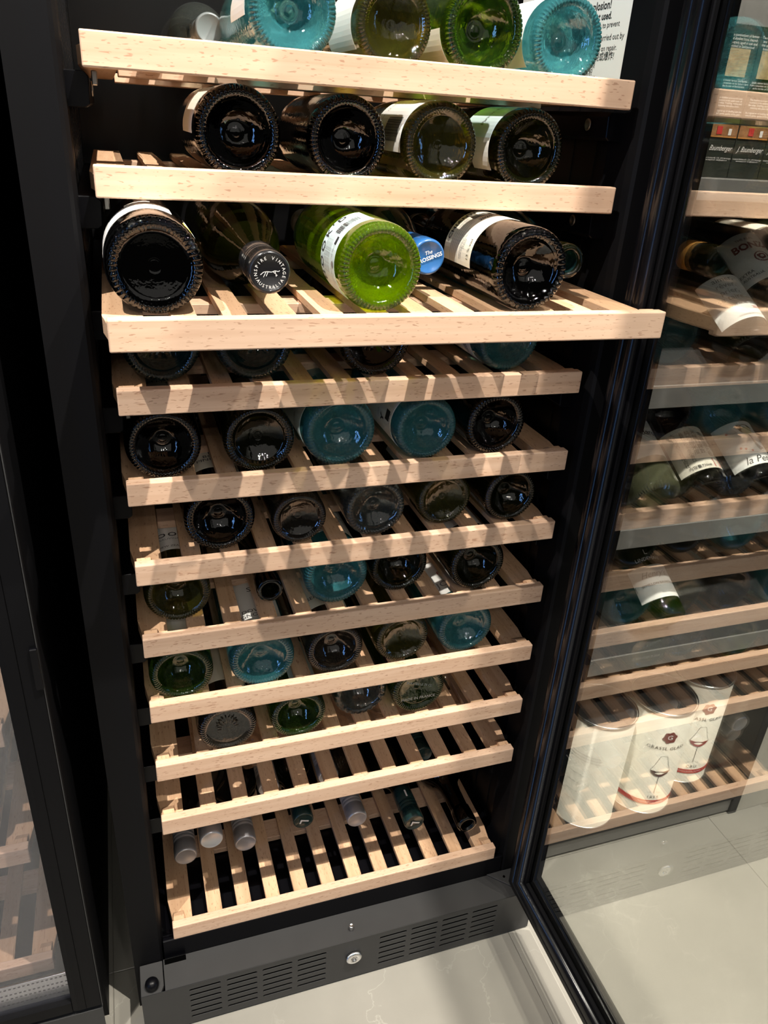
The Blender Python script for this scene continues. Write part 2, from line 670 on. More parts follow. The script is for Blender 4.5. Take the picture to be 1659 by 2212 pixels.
# stiles: flat black face, bevelled inner lip
for sx in (-1, 1):
    pts = [(sx * 0.2993, 0.0), (sx * 0.2640, 0.0), (sx * 0.2610, 0.003), (sx * 0.2585, 0.012), (sx * 0.2585, 0.05),
           (sx * 0.2993, 0.05)]
    shift(prism('front_stile', pts, 2, 0.0, TOPZ, 'black_metal'), cab)
    cbox('side_wall', (min(sx * 0.2993, sx * 0.2620), 0.05, 0.0), (max(sx * 0.2993, sx * 0.2620), 0.56, TOPZ), 'black_liner')
    for k in range(9):
        y0 = 0.075 + k * 0.045
        cbox('liner_ridge', (min(sx * 0.2620, sx * 0.2608), y0, 0.14), (max(sx * 0.2620, sx * 0.2608), y0 + 0.012, TOPZ - 0.02),
             'black_liner')
cbox('rear_wall', (-0.262, 0.52, 0.0), (0.262, 0.56, TOPZ), 'black_liner')
cbox('cabinet_roof', (-0.262, 0.0, TOPZ - 0.03), (0.262, 0.52, TOPZ), 'black_metal')
pts = [(0.0, 0.0905), (0.0, 0.1265), (0.0015, 0.1278), (0.006, 0.1268), (0.010, 0.1235), (0.52, 0.1235), (0.52, 0.0905)]
shift(prism('inner_sill', pts, 0, -0.2585, 0.2585, 'black_plastic'), cab)
for sx in (-1, 1):
    pts = [(sx * 0.2585, 0.1235), (sx * 0.2585, 0.142), (sx * 0.253, 0.129), (sx * 0.245, 0.1235)]
    shift(prism('corner_fillet', pts, 1, 0.012, 0.5, 'black_plastic'), cab)

# plinth with real slots: a filled 2-D curve
cu = bpy.data.curves.new('plinth_face', 'CURVE')
cu.dimensions = '2D'
cu.fill_mode = 'BOTH'
cu.extrude = 0.0006


def poly2d(pts):
    sp = cu.splines.new('POLY')
    sp.points.add(len(pts) - 1)
    for q, (x, y) in zip(sp.points, pts):
        q.co = (x, y, 0, 1)
    sp.use_cyclic_u = True


PX0, PX1, PZ0, PZ1 = -0.2925, 0.2985, 0.004, 0.0905
poly2d([(PX0, PZ0), (PX1, PZ0), (PX1, PZ1), (PX0, PZ1)])
for x0 in (-0.2306, -0.1803, -0.1303, -0.0803, 0.0430, 0.0930, 0.1430, 0.1928):
    for k in range(6):
        zc = 0.0785 - k * 0.0120
        w, hh = 0.0427, 0.0021
        pts = []
        for a in range(5):
            t = PI / 2 + PI * a / 4
            pts.append((x0 + hh + hh * math.cos(t), zc + hh * math.sin(t)))
        for a in range(5):
            t = -PI / 2 + PI * a / 4
            pts.append((x0 + w - hh + hh * math.cos(t), zc + hh * math.sin(t)))
        poly2d(pts[::-1])
tmp = bpy.data.objects.new('plinth_face', cu)
COL.objects.link(tmp)
dg = bpy.context.evaluated_depsgraph_get()
pm = bpy.data.meshes.new_from_object(tmp.evaluated_get(dg))
bpy.data.objects.remove(tmp)
pm.materials.clear()
pm.transform(Matrix.Translation((0, -0.0452, 0)) @ Matrix.Rotation(PI / 2, 4, 'X'))
pf = link('plinth_face', pm, 'plinth_grey')
shift(pf, cab)
pf['label'] = 'grey front panel with eight blocks of ventilation slots'
cbox('plinth_top', (-0.2612, -0.0446, 0.0885), (0.2985, 0.0, 0.0905), 'plinth_grey', 0.0004)
cbox('plinth_void', (-0.288, -0.034, 0.004), (0.294, -0.012, 0.086), 'void')
# two louvre bars seen behind the lower slots
for zc in (0.028, 0.034):
    cbox('louvre_bar', (-0.235, -0.0425, zc), (0.24, -0.0385, zc + 0.0022), 'plinth_grey')
# left foot plate with its round bumper
shift(prism('foot_plate', [(-0.2925, -0.0446), (-0.2925, -0.0005), (-0.2625, -0.0005), (-0.2625, -0.036), (-0.2665, -0.0446)], 2,
            0.0835, 0.0900, 'plinth_grey', bevel=0.0005), cab)
me = lathe_mesh([(0, 0.0), (0.0085, 0.0), (0.0092, 0.004), (0.0085, 0.009), (0.0055, 0.0125), (0, 0.0138)], 28, 'bumper')
me.transform(Matrix.Rotation(PI / 2, 4, 'X'))
me.transform(Matrix.Translation((-0.2775, -0.034, 0.0905)))
shift(link('round_bumper', me, 'black_plastic'), cab)
shift(prism('hinge_recess', [(-0.2595, -0.0085), (-0.2595, -0.001), (-0.2305, -0.001), (-0.2305, -0.0085)], 2, 0.0905, 0.0912,
            'void'), cab)
# pin and door-stop knob
me = lathe_mesh([(0, 0), (0.0032, 0), (0.0032, 0.009), (0.0026, 0.0102), (0.0024, 0.0095), (0, 0.0095)], 20, 'pin')
me.transform(Matrix.Rotation(PI / 2, 4, 'X'))
me.transform(Matrix.Translation((0.0033, -0.0294, 0.0904)))
shift(link('steel_pin', me, 'chrome'), cab)


def knurl(r, y, a, i):
    return (0.0005 * math.cos(a * 32), 0) if 1 <= i <= 3 else (0, 0)


me = lathe_mesh([(0, 0), (0.0110, 0), (0.0114, 0.002), (0.0112, 0.005), (0.0085, 0.0062), (0.0044, 0.0058), (0.0040, 0.0030), (0, 0.0028)],
                128, 'knob', knurl)
me.transform(Matrix.Rotation(PI, 4, 'Z'))
me.transform(Matrix.Translation((0.0034, -0.0460, 0.0545)))
shift(link('knurled_knob', me, 'chrome'), cab)
# hinge plate lower right
hp = prism('hinge_plate', [(0.2355, -0.0004), (0.2620, -0.0004), (0.2950, -0.0004), (0.2950, -0.0290), (0.2640, -0.0290)], 2, 0.0906,
           0.0935, 'plinth_grey', bevel=0.0004)
shift(hp, cab)
me = lathe_mesh([(0, 0), (0.002, 0), (0.002, 0.0006), (0, 0.0006)], 14, 'hole')
me.transform(Matrix.Rotation(PI / 2, 4, 'X'))
me.transform(Matrix.Translation((0.2606, -0.0117, 0.0936)))
shift(link('hinge_hole', me, 'void'), cab)

# slide rails of the shelves, wall buttons
for i, z in enumerate(ZS[:10]):
    zt = z - 0.0262
    for sx in (-1, 1):
        pts = [(sx * 0.2608, zt), (sx * 0.2440, zt), (sx * 0.2405, zt - 0.004), (sx * 0.2415, zt - 0.0235), (sx * 0.2450, zt - 0.0262),
               (sx * 0.2608, zt - 0.0262)]
        sr = shift(prism('slide_rail', pts, 1, 0.030, 0.46, 'black_plastic', bevel=0.0007), cab)
        me = lathe_mesh([(0, 0), (0.0052, 0), (0.0058, 0.0012), (0.0046, 0.0020), (0.0030, 0.0020), (0.0026, 0.0012), (0, 0.0012)], 24, 'screw')
        me.transform(Matrix.Rotation(sx * PI / 2, 4, 'Z'))
        me.transform(Matrix.Translation((sx * 0.2402, 0.064, zt - 0.0120)))
        shift(link('rail_screw', me, 'steel_dull'), cab)
    cbox('rail_clip', (-0.2385, 0.024, zt - 0.010), (-0.2340, 0.040, zt + 0.0005), 'steel_dull', 0.0008)

# warning sheet on the right inner wall
ws = cbox('warning_sheet', (0.2596, 0.040, 1.196), (0.2605, 0.285, 1.34), 'paper')
ws['label'] = 'pale grey warning sheet with black printed text'


def wall_text(body, size, y, z, m='ink', **kw):
    vs, fs = text_mesh(body, size, **kw)
    off = Vector(cab.location)
    # reads from the rear towards the door
    me = map_mesh(vs, fs, lambda u, v: (0.2593 - off.x, y - u - off.y, z + v - off.z), 'printed_text')
    o = link('printed_text', me, m, ws)
    return o


wall_text('fire or explosion!', 0.0105, 0.125, 1.265, bold=0.0002)
wall_text('Flammable refrigerant used.', 0.0090, 0.135, 1.2555, bold=0.0002)
wall_text('Keep in ventilated area to prevent', 0.0072, 0.118, 1.2475)
wall_text('build-up. Service must be carried out by', 0.0078, 0.120, 1.2365)
wall_text('trained staff. See warning on repair.', 0.0072, 0.118, 1.2270)
wall_text('小心火灾或燃烧或爆炸!', 0.0085, 0.112, 1.2195)
wall_text('使用注意事项\n通风的累积\n专业人员来进行', 0.0070, 0.122, 1.206)

# ---- the door, hinged right, standing open at a right angle
# part: door > frame, gasket, panes
dr = link('door', None, parent=cab, loc=tuple(Vector((0.276, -0.02, 0.1)) - Vector(cab.location)))
dr['label'] = 'black framed glass door standing open at right angles'
DO = Vector((0.276, -0.02, 0.1))


def dpart(name, lo, hi, m, bevel=0.0, label=None):
    bm = bm_new()
    add_box(bm, tuple(Vector(lo) - DO), tuple(Vector(hi) - DO))
    o = link(name, mesh_of(bm, name, bevel), m, dr)
    if label:
        o['label'] = label
    return o


DY0, DY1, DZ0, DZ1 = -0.0235, -0.6150, 0.1000, 1.850
FW = 0.0555   # opaque border width from the hinge edge to the clear glass
# solid frame behind the glass
def dprism(name, pts, axis, a, b, m):
    return_ = prism(name, pts, axis, a, b, m, None, 0.0006)
    return_.data.transform(Matrix.Translation(-DO))
    return_.parent = dr


dprism('door_stile', [(0.2790, DY0 - 0.0530), (0.2790, DY0), (0.3020, DY0), (0.3020, DY0 - 0.022)], 2, DZ0, DZ1, 'black_metal')
dprism('door_stile', [(0.2790, DY1 + 0.0530), (0.2790, DY1), (0.3020, DY1), (0.3020, DY1 + 0.022)], 2, DZ0, DZ1, 'black_metal')
dprism('door_bottom_rail', [(0.2790, DZ0), (0.2790, DZ0 + 0.069), (0.3020, DZ0 + 0.022), (0.3020, DZ0)], 1, DY1 + 0.0535, DY0 - 0.0535, 'black_metal')
dprism('door_top_rail', [(0.2790, DZ1), (0.2790, DZ1 - 0.069), (0.3020, DZ1 - 0.022), (0.3020, DZ1)], 1, DY1 + 0.0535, DY0 - 0.0535, 'black_metal')
dpart('inner_pane', (0.2756, DY1 + 0.02, DZ0 + 0.02), (0.2784, DY0 - 0.02, DZ1 - 0.02), 'door_glass')
# inner face frame carrying the gasket
for nm, lo, hi in (('inner_frame', (0.2690, DY0 - 0.0335, DZ0), (0.2752, DY0, DZ1)),
                   ('inner_frame', (0.2690, DY1, DZ0), (0.2752, DY1 + 0.0335, DZ1)),
                   ('inner_frame', (0.2690, DY1 + 0.0335, DZ0), (0.2752, DY0 - 0.0335, DZ0 + 0.0335)),
                   ('inner_frame', (0.2690, DY1 + 0.0335, DZ1 - 0.0335), (0.2752, DY0 - 0.0335, DZ1))):
    dpart(nm, lo, hi, 'black_metal', 0.0012)
# ribbed gasket: three rounded lips running round the door


def frame_tube(name, inset, r, x, m):
    y0, y1, z0, z1 = DY0 - inset, DY1 + inset, DZ0 + inset, DZ1 - inset
    bm = bm_new()
    rings = []
    for (y, z, sy, sz) in ((y0, z0, 1, -1), (y0, z1, 1, 1), (y1, z1, -1, 1), (y1, z0, -1, -1)):
        ring = []
        for k in range(12):
            a = 2 * PI * k / 12
            off = r * math.cos(a)
            ring.append(bm.verts.new((x + r * 1.3 * math.sin(a) - DO.x, y + sy * off - DO.y, z + sz * off - DO.z)))
        rings.append(ring)
    for i in range(4):
        A, B = rings[i], rings[(i + 1) % 4]
        for k in range(12):
            bm.faces.new((A[k], A[(k + 1) % 12], B[(k + 1) % 12], B[k]))
    me = mesh_of(bm, name)
    me.shade_smooth()
    for e in me.edges:
        pass
    o = link(name, me, m, dr)
    return o


frame_tube('gasket_lip', 0.0075, 0.0060, 0.2655, 'gasket')
frame_tube('gasket_lip', 0.0225, 0.0075, 0.2660, 'gasket')
# black print on the border of the pane, seen through the front surface of the glass
for lo, hi in (((0.2785, DY0 - 0.0540, DZ0 + 0.02), (0.2789, DY0 - 0.02, DZ1 - 0.02)),
               ((0.2785, DY1 + 0.02, DZ0 + 0.02), (0.2789, DY1 + 0.054, DZ1 - 0.02)),
               ((0.2785, DY1 + 0.054, DZ0 + 0.02), (0.2789, DY0 - 0.054, DZ0 + 0.070)),
               ((0.2785, DY1 + 0.054, DZ1 - 0.07), (0.2789, DY0 - 0.054, DZ1 - 0.02))):
    dpart('printed_border', lo, hi, 'black_liner')
dpart('outer_pane', (0.3024, DY1, DZ0), (0.3050, DY0, DZ1), 'cabinet_glass')

# ---------------------------------------------------------------- shelves
ord_ = ['topmost', 'second', 'third', 'fourth', 'fifth', 'sixth', 'seventh', 'eighth', 'ninth', 'tenth', 'lowest']
shelf_labels = [
    'topmost beech shelf carrying teal and green bottles, thick front board sloping down to the right',
    'second beech shelf from the top, four dark bottle bases standing above its front board',
    'beech shelf pulled out furthest over the others, four bottles lying loosely on its slats',
    'beech shelf directly under the pulled-out one, front board striped by crossing shadows',
    'fifth beech shelf from the top, with two teal bases right of its middle',
    'sixth beech shelf from the top, holding the small clear-bottomed bottle',
    'seventh beech shelf from the top, a small open bottle mouth showing at its left',
    'eighth beech shelf from the top, with the brightest turquoise base on it',
    'ninth beech shelf from the top, a patterned grey base lying in film at its left',
    'empty beech shelf second from the bottom with film hanging above it',
    'lowest beech shelf just above the cabinet sill with bottle necks pointing forward']
SW = 0.48825 / 2
_shelf = {}


def shelf(i, z, y, x=0.0, label=None, group='beech pull-out shelves in the open cabinet', nslat=10, half=SW):
    root = empty('wine_shelf', (x, y, z - 0.0247), label, 'shelf', group)
    key = 'm'
    if key not in _shelf:
        d = {}
        bm = bm_new()
        add_box(bm, (-half, 0, 0), (half, 0.0115, 0.0247))
        d['front_board'] = mesh_of(bm, 'front_board', 0.0012, segs=2)
        bm = bm_new()
        # slat: soft waist at the front where the bottle lies
        prof = [(0.0116, 0.0084), (0.0116, 0.0164), (0.05, 0.0164), (0.16, 0.0164), (0.17, 0.0150), (0.24, 0.0150), (0.25, 0.0164),
                (0.43, 0.0164), (0.43, 0.0084)]
        add_prism(bm, prof, 0, -0.01015, 0.01015)
        d['slat'] = mesh_of(bm, 'slat', 0.0016)
        for s, nm in ((-1, 'left_rail'), (1, 'right_rail')):
            bm = bm_new()
            pl = [(s * 0.2168, 0.0116), (s * 0.2425, 0.0116), (s * 0.2480, 0.050), (s * 0.2480, 0.43), (s * 0.2168, 0.43)]
            add_prism(bm, pl, 2, 0.0030, 0.0164)
            add_prism(bm, [(0.0116, 0.01645), (0.0116, 0.0235), (0.0185, 0.0235), (0.030, 0.01645)], 0,
                      min(s * 0.2275, s * 0.2420), max(s * 0.2275, s * 0.2420))
            d[nm] = mesh_of(bm, nm, 0.0005)
        bm = bm_new()
        add_box(bm, (-0.2160, -0.0175, -0.0010), (0.2160, 0.0175, 0.0083))
        d['cross_bar'] = mesh_of(bm, 'cross_bar', 0.0006)
        _shelf[key] = d
    d = _shelf[key]
    link('front_board', d['front_board'], 'beech_x', root)
    for k in range(nslat):
        link('slat', d['slat'], 'beech_y', root, ((k - 4.5) * 0.0412, 0, 0))
    link('side_rail', d['left_rail'], 'beech_y', root)
    link('side_rail', d['right_rail'], 'beech_y', root)
    for yy in (0.1425, 0.375):
        link('cross_bar', d['cross_bar'], 'beech_x', root, (0, yy, 0))
    return root


for i, z in enumerate(ZS):
    shelf(i, z, -0.115 if i == 2 else 0.0, 0, shelf_labels[i])

# ---------------------------------------------------------------- bottles
R0 = 0.037


def body_profile(kind, punt):
    p = []
    d = punt
    if kind == 'small':
        d = min(punt, 0.010)
    # punt, from the apex outwards to the foot ring
    n = 20
    for k in range(n + 1):
        t = k / n
        r = 0.0268 * t
        y = d * (1 - t ** 2.0) + 0.0030
        if 0.15 < t < 0.95:
            y += 0.00045 * math.cos(k * PI)
        if d > 0.012 and t < 0.32:
            y -= 0.0035 * math.cos(t / 0.32 * PI / 2)     # small button in the punt
        p.append((r, y))
    p += [(0.0282, 0.0018), (0.0296, 0.0006), (0.0306, 0.0001), (0.0316, 0.0), (0.0326, 0.0003), (0.0335, 0.0009), (0.0345, 0.0018),
          (0.0353, 0.0030), (0.0359, 0.0043), (0.0364, 0.0060), (0.0368, 0.0085), (0.0370, 0.0120)]
    nk = len(p)
    if kind == 'burgundy':
        p += [(0.0370, 0.05), (0.0370, 0.130), (0.0362, 0.150), (0.0335, 0.172), (0.0285, 0.194), (0.0225, 0.214), (0.0178, 0.232),
              (0.0152, 0.250), (0.0145, 0.272), (0.0145, 0.280)]
    else:
        p += [(0.0370, 0.05), (0.0370, 0.165), (0.0368, 0.180), (0.0352, 0.190), (0.0310, 0.200), (0.0240, 0.2085), (0.0182, 0.217),
              (0.0158, 0.226), (0.0148, 0.240), (0.0142, 0.270), (0.0142, 0.280)]
    p += [(0.0158, 0.2805), (0.0160, 0.2850), (0.0150, 0.2875), (0.0142, 0.290), (0.0142, 0.2965), (0.0135, 0.2985), (0.0105, 0.2985),
          (0.0098, 0.2960), (0.0096, 0.2700), (0, 0.2690)]
    return p, nk


_bot = {}


def bottle_mesh(kind, punt, kn, size):
    key = (kind, punt, kn, size)
    if key in _bot:
        return _bot[key]
    prof, nk = body_profile(kind, punt)
    seg = kn * 4
    i0, i1 = nk - 12, nk - 3
    amp = 0.0012

    def bmp(r, y, a, i):
        if i0 <= i <= i1:
            w = math.sin(PI * (i - i0 + 0.5) / (i1 - i0 + 1))
            c = max(0.0, math.cos(a * kn + size * (i - i0)))
            return (-amp * w * c * 0.5, amp * 1.3 * w * c)
        return (0, 0)
    _bot[key] = lathe_mesh(prof, seg, 'bottle_body', bmp if kn else None)
    return _bot[key]


_cap = {}


def cap_mesh(kind):
    if kind in _cap:
        return _cap[kind]
    if kind == 'foil':
        prof = [(0.0150, 0.228), (0.0156, 0.229), (0.0152, 0.245), (0.0149, 0.279), (0.0164, 0.2803), (0.0167, 0.2855), (0.0157, 0.2885),
                (0.0152, 0.290), (0.0152, 0.2990), (0.0143, 0.3004), (0, 0.3004)]
    elif kind == 'screw':
        prof = [(0.0152, 0.236), (0.0157, 0.2365), (0.0157, 0.262), (0.0150, 0.2632), (0.0158, 0.2645), (0.0158, 0.2690),
                (0.0153, 0.2695), (0.0158, 0.2705), (0.0158, 0.2750), (0.0153, 0.2756), (0.0158, 0.2768), (0.0158, 0.2800),
                (0.0163, 0.2808), (0.0163, 0.2965), (0.0160, 0.2985), (0.0150, 0.3000), (0.0138, 0.3004), (0.0134, 0.3000), (0, 0.3000)]
    else:
        prof = [(0.0150, 0.2700), (0.0158, 0.2705), (0.0162, 0.2800), (0.0164, 0.2960), (0.0155, 0.3000), (0.0118, 0.3008), (0.0104, 0.2995), (0.0104, 0.296)]
    _cap[kind] = lathe_mesh(prof, 64, 'cap')
    return _cap[kind]


def bottle(label, x, y, z, r, glass, kind='claret', punt=0.022, kn=64, tw=0.0, cap='foil', capm='cap_black', forward=False, group=None,
           rot=None, roll=0.0, name='wine_bottle'):
    """lying bottle; (x, y, z) = centre of the base, or of the mouth if forward"""
    s = r / R0
    if rot is None:
        rot = (0, 0, PI) if forward else (0, 0, 0)
    root = empty(name, (x, y + (0.3004 * s if forward else 0), z), label, 'wine bottle', group, rot)
    body = link('bottle_body', bottle_mesh(kind, punt, kn, tw), None, root)
    body.scale = (s, s, s)
    body.rotation_euler = (0, roll, 0)
    if not body.data.materials:
        body.data.materials.append(None)
    body.material_slots[0].link = 'OBJECT'
    body.material_slots[0].material = MATS[glass]
    if cap:
        c = link('cap' if cap == 'screw' else 'capsule', cap_mesh(cap), None, root)
        c.scale = (s, s, s)
        if not c.data.materials:
            c.data.materials.append(None)
        c.material_slots[0].link = 'OBJECT'
        c.material_slots[0].material = MATS[capm]
    return root


def paper_label(root, r, thc, w, v0, v1, m='paper', label=None):
    th = math.radians(thc)
    o = wrap_patch('label', r, th, -w / 2, w / 2, v0, v1, m, root)
    if label:
        o['label'] = label
    return o, th


def zrow(i, r):
    return ZS[i - 1] - 0.0083 + r


GR = {1: 'bottles on the topmost shelf', 2: 'bottles on the second shelf', 3: 'bottles on the pulled-out shelf',
      4: 'bottles on the fourth shelf', 5: 'bottles on the fifth shelf', 6: 'bottles on the sixth shelf',
      7: 'bottles on the seventh shelf', 8: 'bottles on the eighth shelf', 9: 'bottles on the ninth shelf'}

# (shelf, x, y, r, glass, kind, punt, knurls, twist, label)
ROWS = [
    (1, -0.0768, 0.020, 0.0373, 'glass_teal', 'claret', 0.020, 60, 0.0, 'pale teal bottle base, leftmost of the full bases on the topmost shelf'),
    (1, 0.0109, 0.020, 0.0345, 'glass_olive', 'burgundy', 0.012, 66, 0.0, 'dark olive bottle base between the teal and the bright green one, topmost shelf'),
    (1, 0.0952, 0.020, 0.0385, 'glass_green', 'claret', 0.024, 60, 0.0, 'bright green bottle base, third of the four bases on the topmost shelf'),
    (1, 0.1797, 0.020, 0.0365, 'glass_teal', 'claret', 0.020, 60, 0.0, 'turquoise bottle base in front of the printed warning sheet, topmost shelf right'),
    (2, -0.1239, 0.020, 0.0370, 'glass_black', 'claret', 0.020, 56, 0.0, 'near-black bottle base, leftmost on the second shelf'),
    (2, -0.0267, 0.022, 0.0365, 'glass_black', 'burgundy', 0.022, 60, 0.0, 'black bottle base second from the left on the second shelf'),
    (2, 0.0628, 0.020, 0.0365, 'glass_olive', 'burgundy', 0.010, 64, 0.0, 'olive bottle with barcoded back label, third on the second shelf'),
    (2, 0.1552, 0.020, 0.0365, 'glass_dark', 'claret', 0.024, 60, 0.0, 'dark bottle base nearest the right wall on the second shelf'),
    (3, -0.2049, -0.0688, 0.0380, 'glass_black', 'burgundy', 0.004, 52, 0.0, 'big dark bottle with white back label at the left end of the pulled-out shelf'),
    (3, -0.0189, -0.0694, 0.0375, 'glass_lime', 'claret', 0.022, 60, 0.0, 'bright yellow-green bottle with pale blue label in the middle of the pulled-out shelf'),
    (3, 0.1224, -0.0735, 0.0372, 'glass_black', 'claret', 0.018, 40, 0.0, 'black bottle with a white wine label at the right of the pulled-out shelf'),
    (4, -0.1997, 0.0421, 0.0370, 'glass_teal_dark', 'claret', 0.018, 60, 0.0, 'dark teal bottle base at the left end of the fourth shelf'),
    (4, -0.1109, 0.0379, 0.0385, 'glass_teal_dark', 'claret', 0.020, 60, 0.0, 'teal bottle base with a green glow, second from left on the fourth shelf'),
    (4, 0.0149, 0.0359, 0.0385, 'glass_black', 'claret', 0.020, 56, 0.0, 'black bottle base half hidden below the middle of the pulled-out shelf'),
    (4, 0.1684, 0.0354, 0.0378, 'glass_teal', 'claret', 0.020, 60, 0.0, 'teal bottle with white side label at the right of the fourth shelf'),
    (5, -0.2055, 0.0200, 0.0372, 'glass_black', 'claret', 0.022, 60, 0.0, 'black bottle base at the left end of the fifth shelf'),
    (5, -0.1104, 0.0200, 0.0372, 'glass_dark', 'burgundy', 0.012, 66, 0.0, 'dark olive-brown bottle base second from left on the fifth shelf'),
    (5, -0.0242, 0.0215, 0.0395, 'glass_teal', 'claret', 0.018, 60, 0.0, 'teal bottle base in the middle of the fifth shelf'),
    (5, 0.0745, 0.0227, 0.0365, 'glass_teal', 'claret', 0.020, 60, 0.0, 'teal bottle with white label printed with pictograms on the fifth shelf'),
    (5, 0.1593, 0.0223, 0.0371, 'glass_black', 'claret', 0.024, 56, 0.0, 'black bottle base at the right end of the fifth shelf'),
    (6, -0.1530, 0.0266, 0.0382, 'glass_black', 'claret', 0.020, 56, 0.25, 'large black bottle base at the left of the sixth shelf'),
    (6, -0.0670, 0.0245, 0.0312, 'glass_smoke', 'small', 0.010, 60, 0.0, 'small bottle with brown clear base and narrow ring on the sixth shelf'),
    (6, 0.0208, 0.0222, 0.0360, 'glass_clear', 'claret', 0.014, 50, 0.25, 'colourless bottle base with slanted notches in the middle of the sixth shelf'),
    (6, 0.1099, 0.0335, 0.0345, 'glass_olive', 'burgundy', 0.008, 60, 0.0, 'brown-olive bottle base with concentric rings on the sixth shelf'),
    (6, 0.1935, 0.0257, 0.0350, 'glass_dark', 'claret', 0.022, 60, 0.0, 'dark green bottle base at the right end of the sixth shelf'),
    (7, -0.2020, 0.0368, 0.0368, 'glass_olive', 'claret', 0.024, 64, 0.0, 'olive green bottle base at the left end of the seventh shelf'),
    (7, -0.0202, 0.0306, 0.0392, 'glass_teal', 'claret', 0.020, 60, 0.0, 'teal bottle base in the middle of the seventh shelf'),
    (7, 0.0621, 0.0395, 0.0372, 'glass_dark', 'claret', 0.026, 64, 0.0, 'dark olive bottle base fourth from left on the seventh shelf'),
    (7, 0.1591, 0.0215, 0.0372, 'glass_dark', 'claret', 0.026, 64, 0.0, 'dark green bottle base nearest the right wall on the seventh shelf'),
    (8, -0.2052, 0.0133, 0.0362, 'glass_green', 'claret', 0.028, 64, 0.0, 'mid green bottle base at the left end of the eighth shelf'),
    (8, -0.1121, 0.0130, 0.0390, 'glass_teal', 'claret', 0.018, 60, 0.0, 'brightest turquoise bottle base, second from left on the eighth shelf'),
    (8, -0.0229, 0.0149, 0.0360, 'glass_smoke', 'claret', 0.024, 64, 0.0, 'brown bottle base in the middle of the eighth shelf'),
    (8, 0.0651, 0.0184, 0.0358, 'glass_olive', 'burgundy', 0.010, 60, 0.0, 'yellow-olive bottle base fourth from left on the eighth shelf'),
    (8, 0.1515, 0.0169, 0.0382, 'glass_teal', 'claret', 0.018, 60, 0.0, 'turquoise bottle base at the right end of the eighth shelf'),
    (9, -0.1562, 0.0130, 0.0360, 'glass_smoke', 'burgundy', 0.004, 60, 0.0, 'flat grey bottle base moulded with a ring of strokes, ninth shelf left'),
    (9, -0.0682, 0.0130, 0.0358, 'glass_green', 'claret', 0.026, 60, 0.25, 'dark green bottle base second from left on the ninth shelf'),
    (9, 0.0191, 0.0326, 0.0365, 'glass_clear', 'claret', 0.026, 0, 0.0, 'colourless smooth bottle base third on the ninth shelf'),
    (9, 0.0953, 0.0195, 0.0376, 'glass_green', 'burgundy', 0.006, 60, 0.0, 'green bottle base with embossed lettering at the right of the ninth shelf'),
]
B = {}
cnt = {}
for (sh, x, y, r, gl, kind, punt, kn, tw, lab) in ROWS:
    cnt[sh] = cnt.get(sh, 0) + 1
    kn2 = kn if kn else 24
    rt = bottle(lab, x, y, zrow(sh, r), r, gl, kind, punt, kn2 if kn else 0 or 24, tw, cap='foil' if kind != 'small' else 'screw',
                capm=random.choice(('cap_black', 'cap_green', 'cap_silver')), group=GR[sh], roll=random.uniform(0, 6))
    B[(sh, cnt[sh])] = (rt, r)

# --- labels on the bottles (angle: 90 = on top, 180 = facing left)


def lab(key, thc, w, v0, v1, m='paper', text=(), bars=None, label=None):
    rt, r = B[key]
    o, th = paper_label(rt, r, thc, w, v0, v1, m, label)
    for (body, size, u, v, ink, kw) in text:
        rot = kw.pop('rot', 0.0)
        wrap_text(body, size, r, th, u, v, ink, o, rot=rot, **kw)
    if bars:
        wrap_bars(r, th, bars[0], bars[1], bars[2], bars[3], 'ink', o, seed=len(lab_seed))
        lab_seed.append(1)
    return o


lab_seed = [0]
# topmost shelf
lab((1, 1), 150, 0.05, 0.022, 0.10, 'paper', [('R', 0.026, 0.006, 0.045, 'ink_red', dict(bold=0.001))], label='white label with a red letter')
lab((1, 2), 165, 0.06, 0.020, 0.10, 'paper')
lab((1, 3), 205, 0.03, 0.015, 0.08, 'paper_cream')
lab((1, 4), 160, 0.075, 0.024, 0.10, 'paper', [('Enjoy chilled as an aperitif\nor with fresh seafood', 0.0045, 0, 0.05, 'ink', {})])
# second shelf
lab((2, 1), 150, 0.045, 0.030, 0.11, 'paper_cream')
lab((2, 3), 135, 0.075, 0.016, 0.10, 'paper', [('750 ml   12.5% vol', 0.005, 0, 0.085, 'ink_grey', {})], bars=(-0.018, 0.045, 0.022, 0.04))
lab((2, 4), 120, 0.06, 0.020, 0.09, 'paper_blue', [('Pinot Noir', 0.009, 0, 0.05, 'ink_grey', {})])
lab((2, 4), 190, 0.03, 0.020, 0.06, 'paper')
# pulled-out shelf, left bottle
o = lab((3, 1), 128, 0.088, 0.044, 0.082, 'paper',
        [('Bottled at the estate\nProduct of Italy  e 75 cl', 0.0040, -0.012, 0.063, 'ink_grey', {}),
         ('Contains sulphites', 0.0038, 0.022, 0.056, 'ink_grey', {}), ('RISERVA', 0.0085, 0.0, 0.0765, 'ink', {})])
lab((3, 1), 30, 0.012, 0.030, 0.090, 'paper')
rt, r = B[(3, 1)]
wrap_patch('gold_sticker', r, math.radians(42), -0.004, 0.004, 0.022, 0.036, 'ink_yellow', rt)
wrap_patch('white_strip', r, math.radians(100), -0.012, 0.010, 0.0835, 0.094, 'paper', rt)
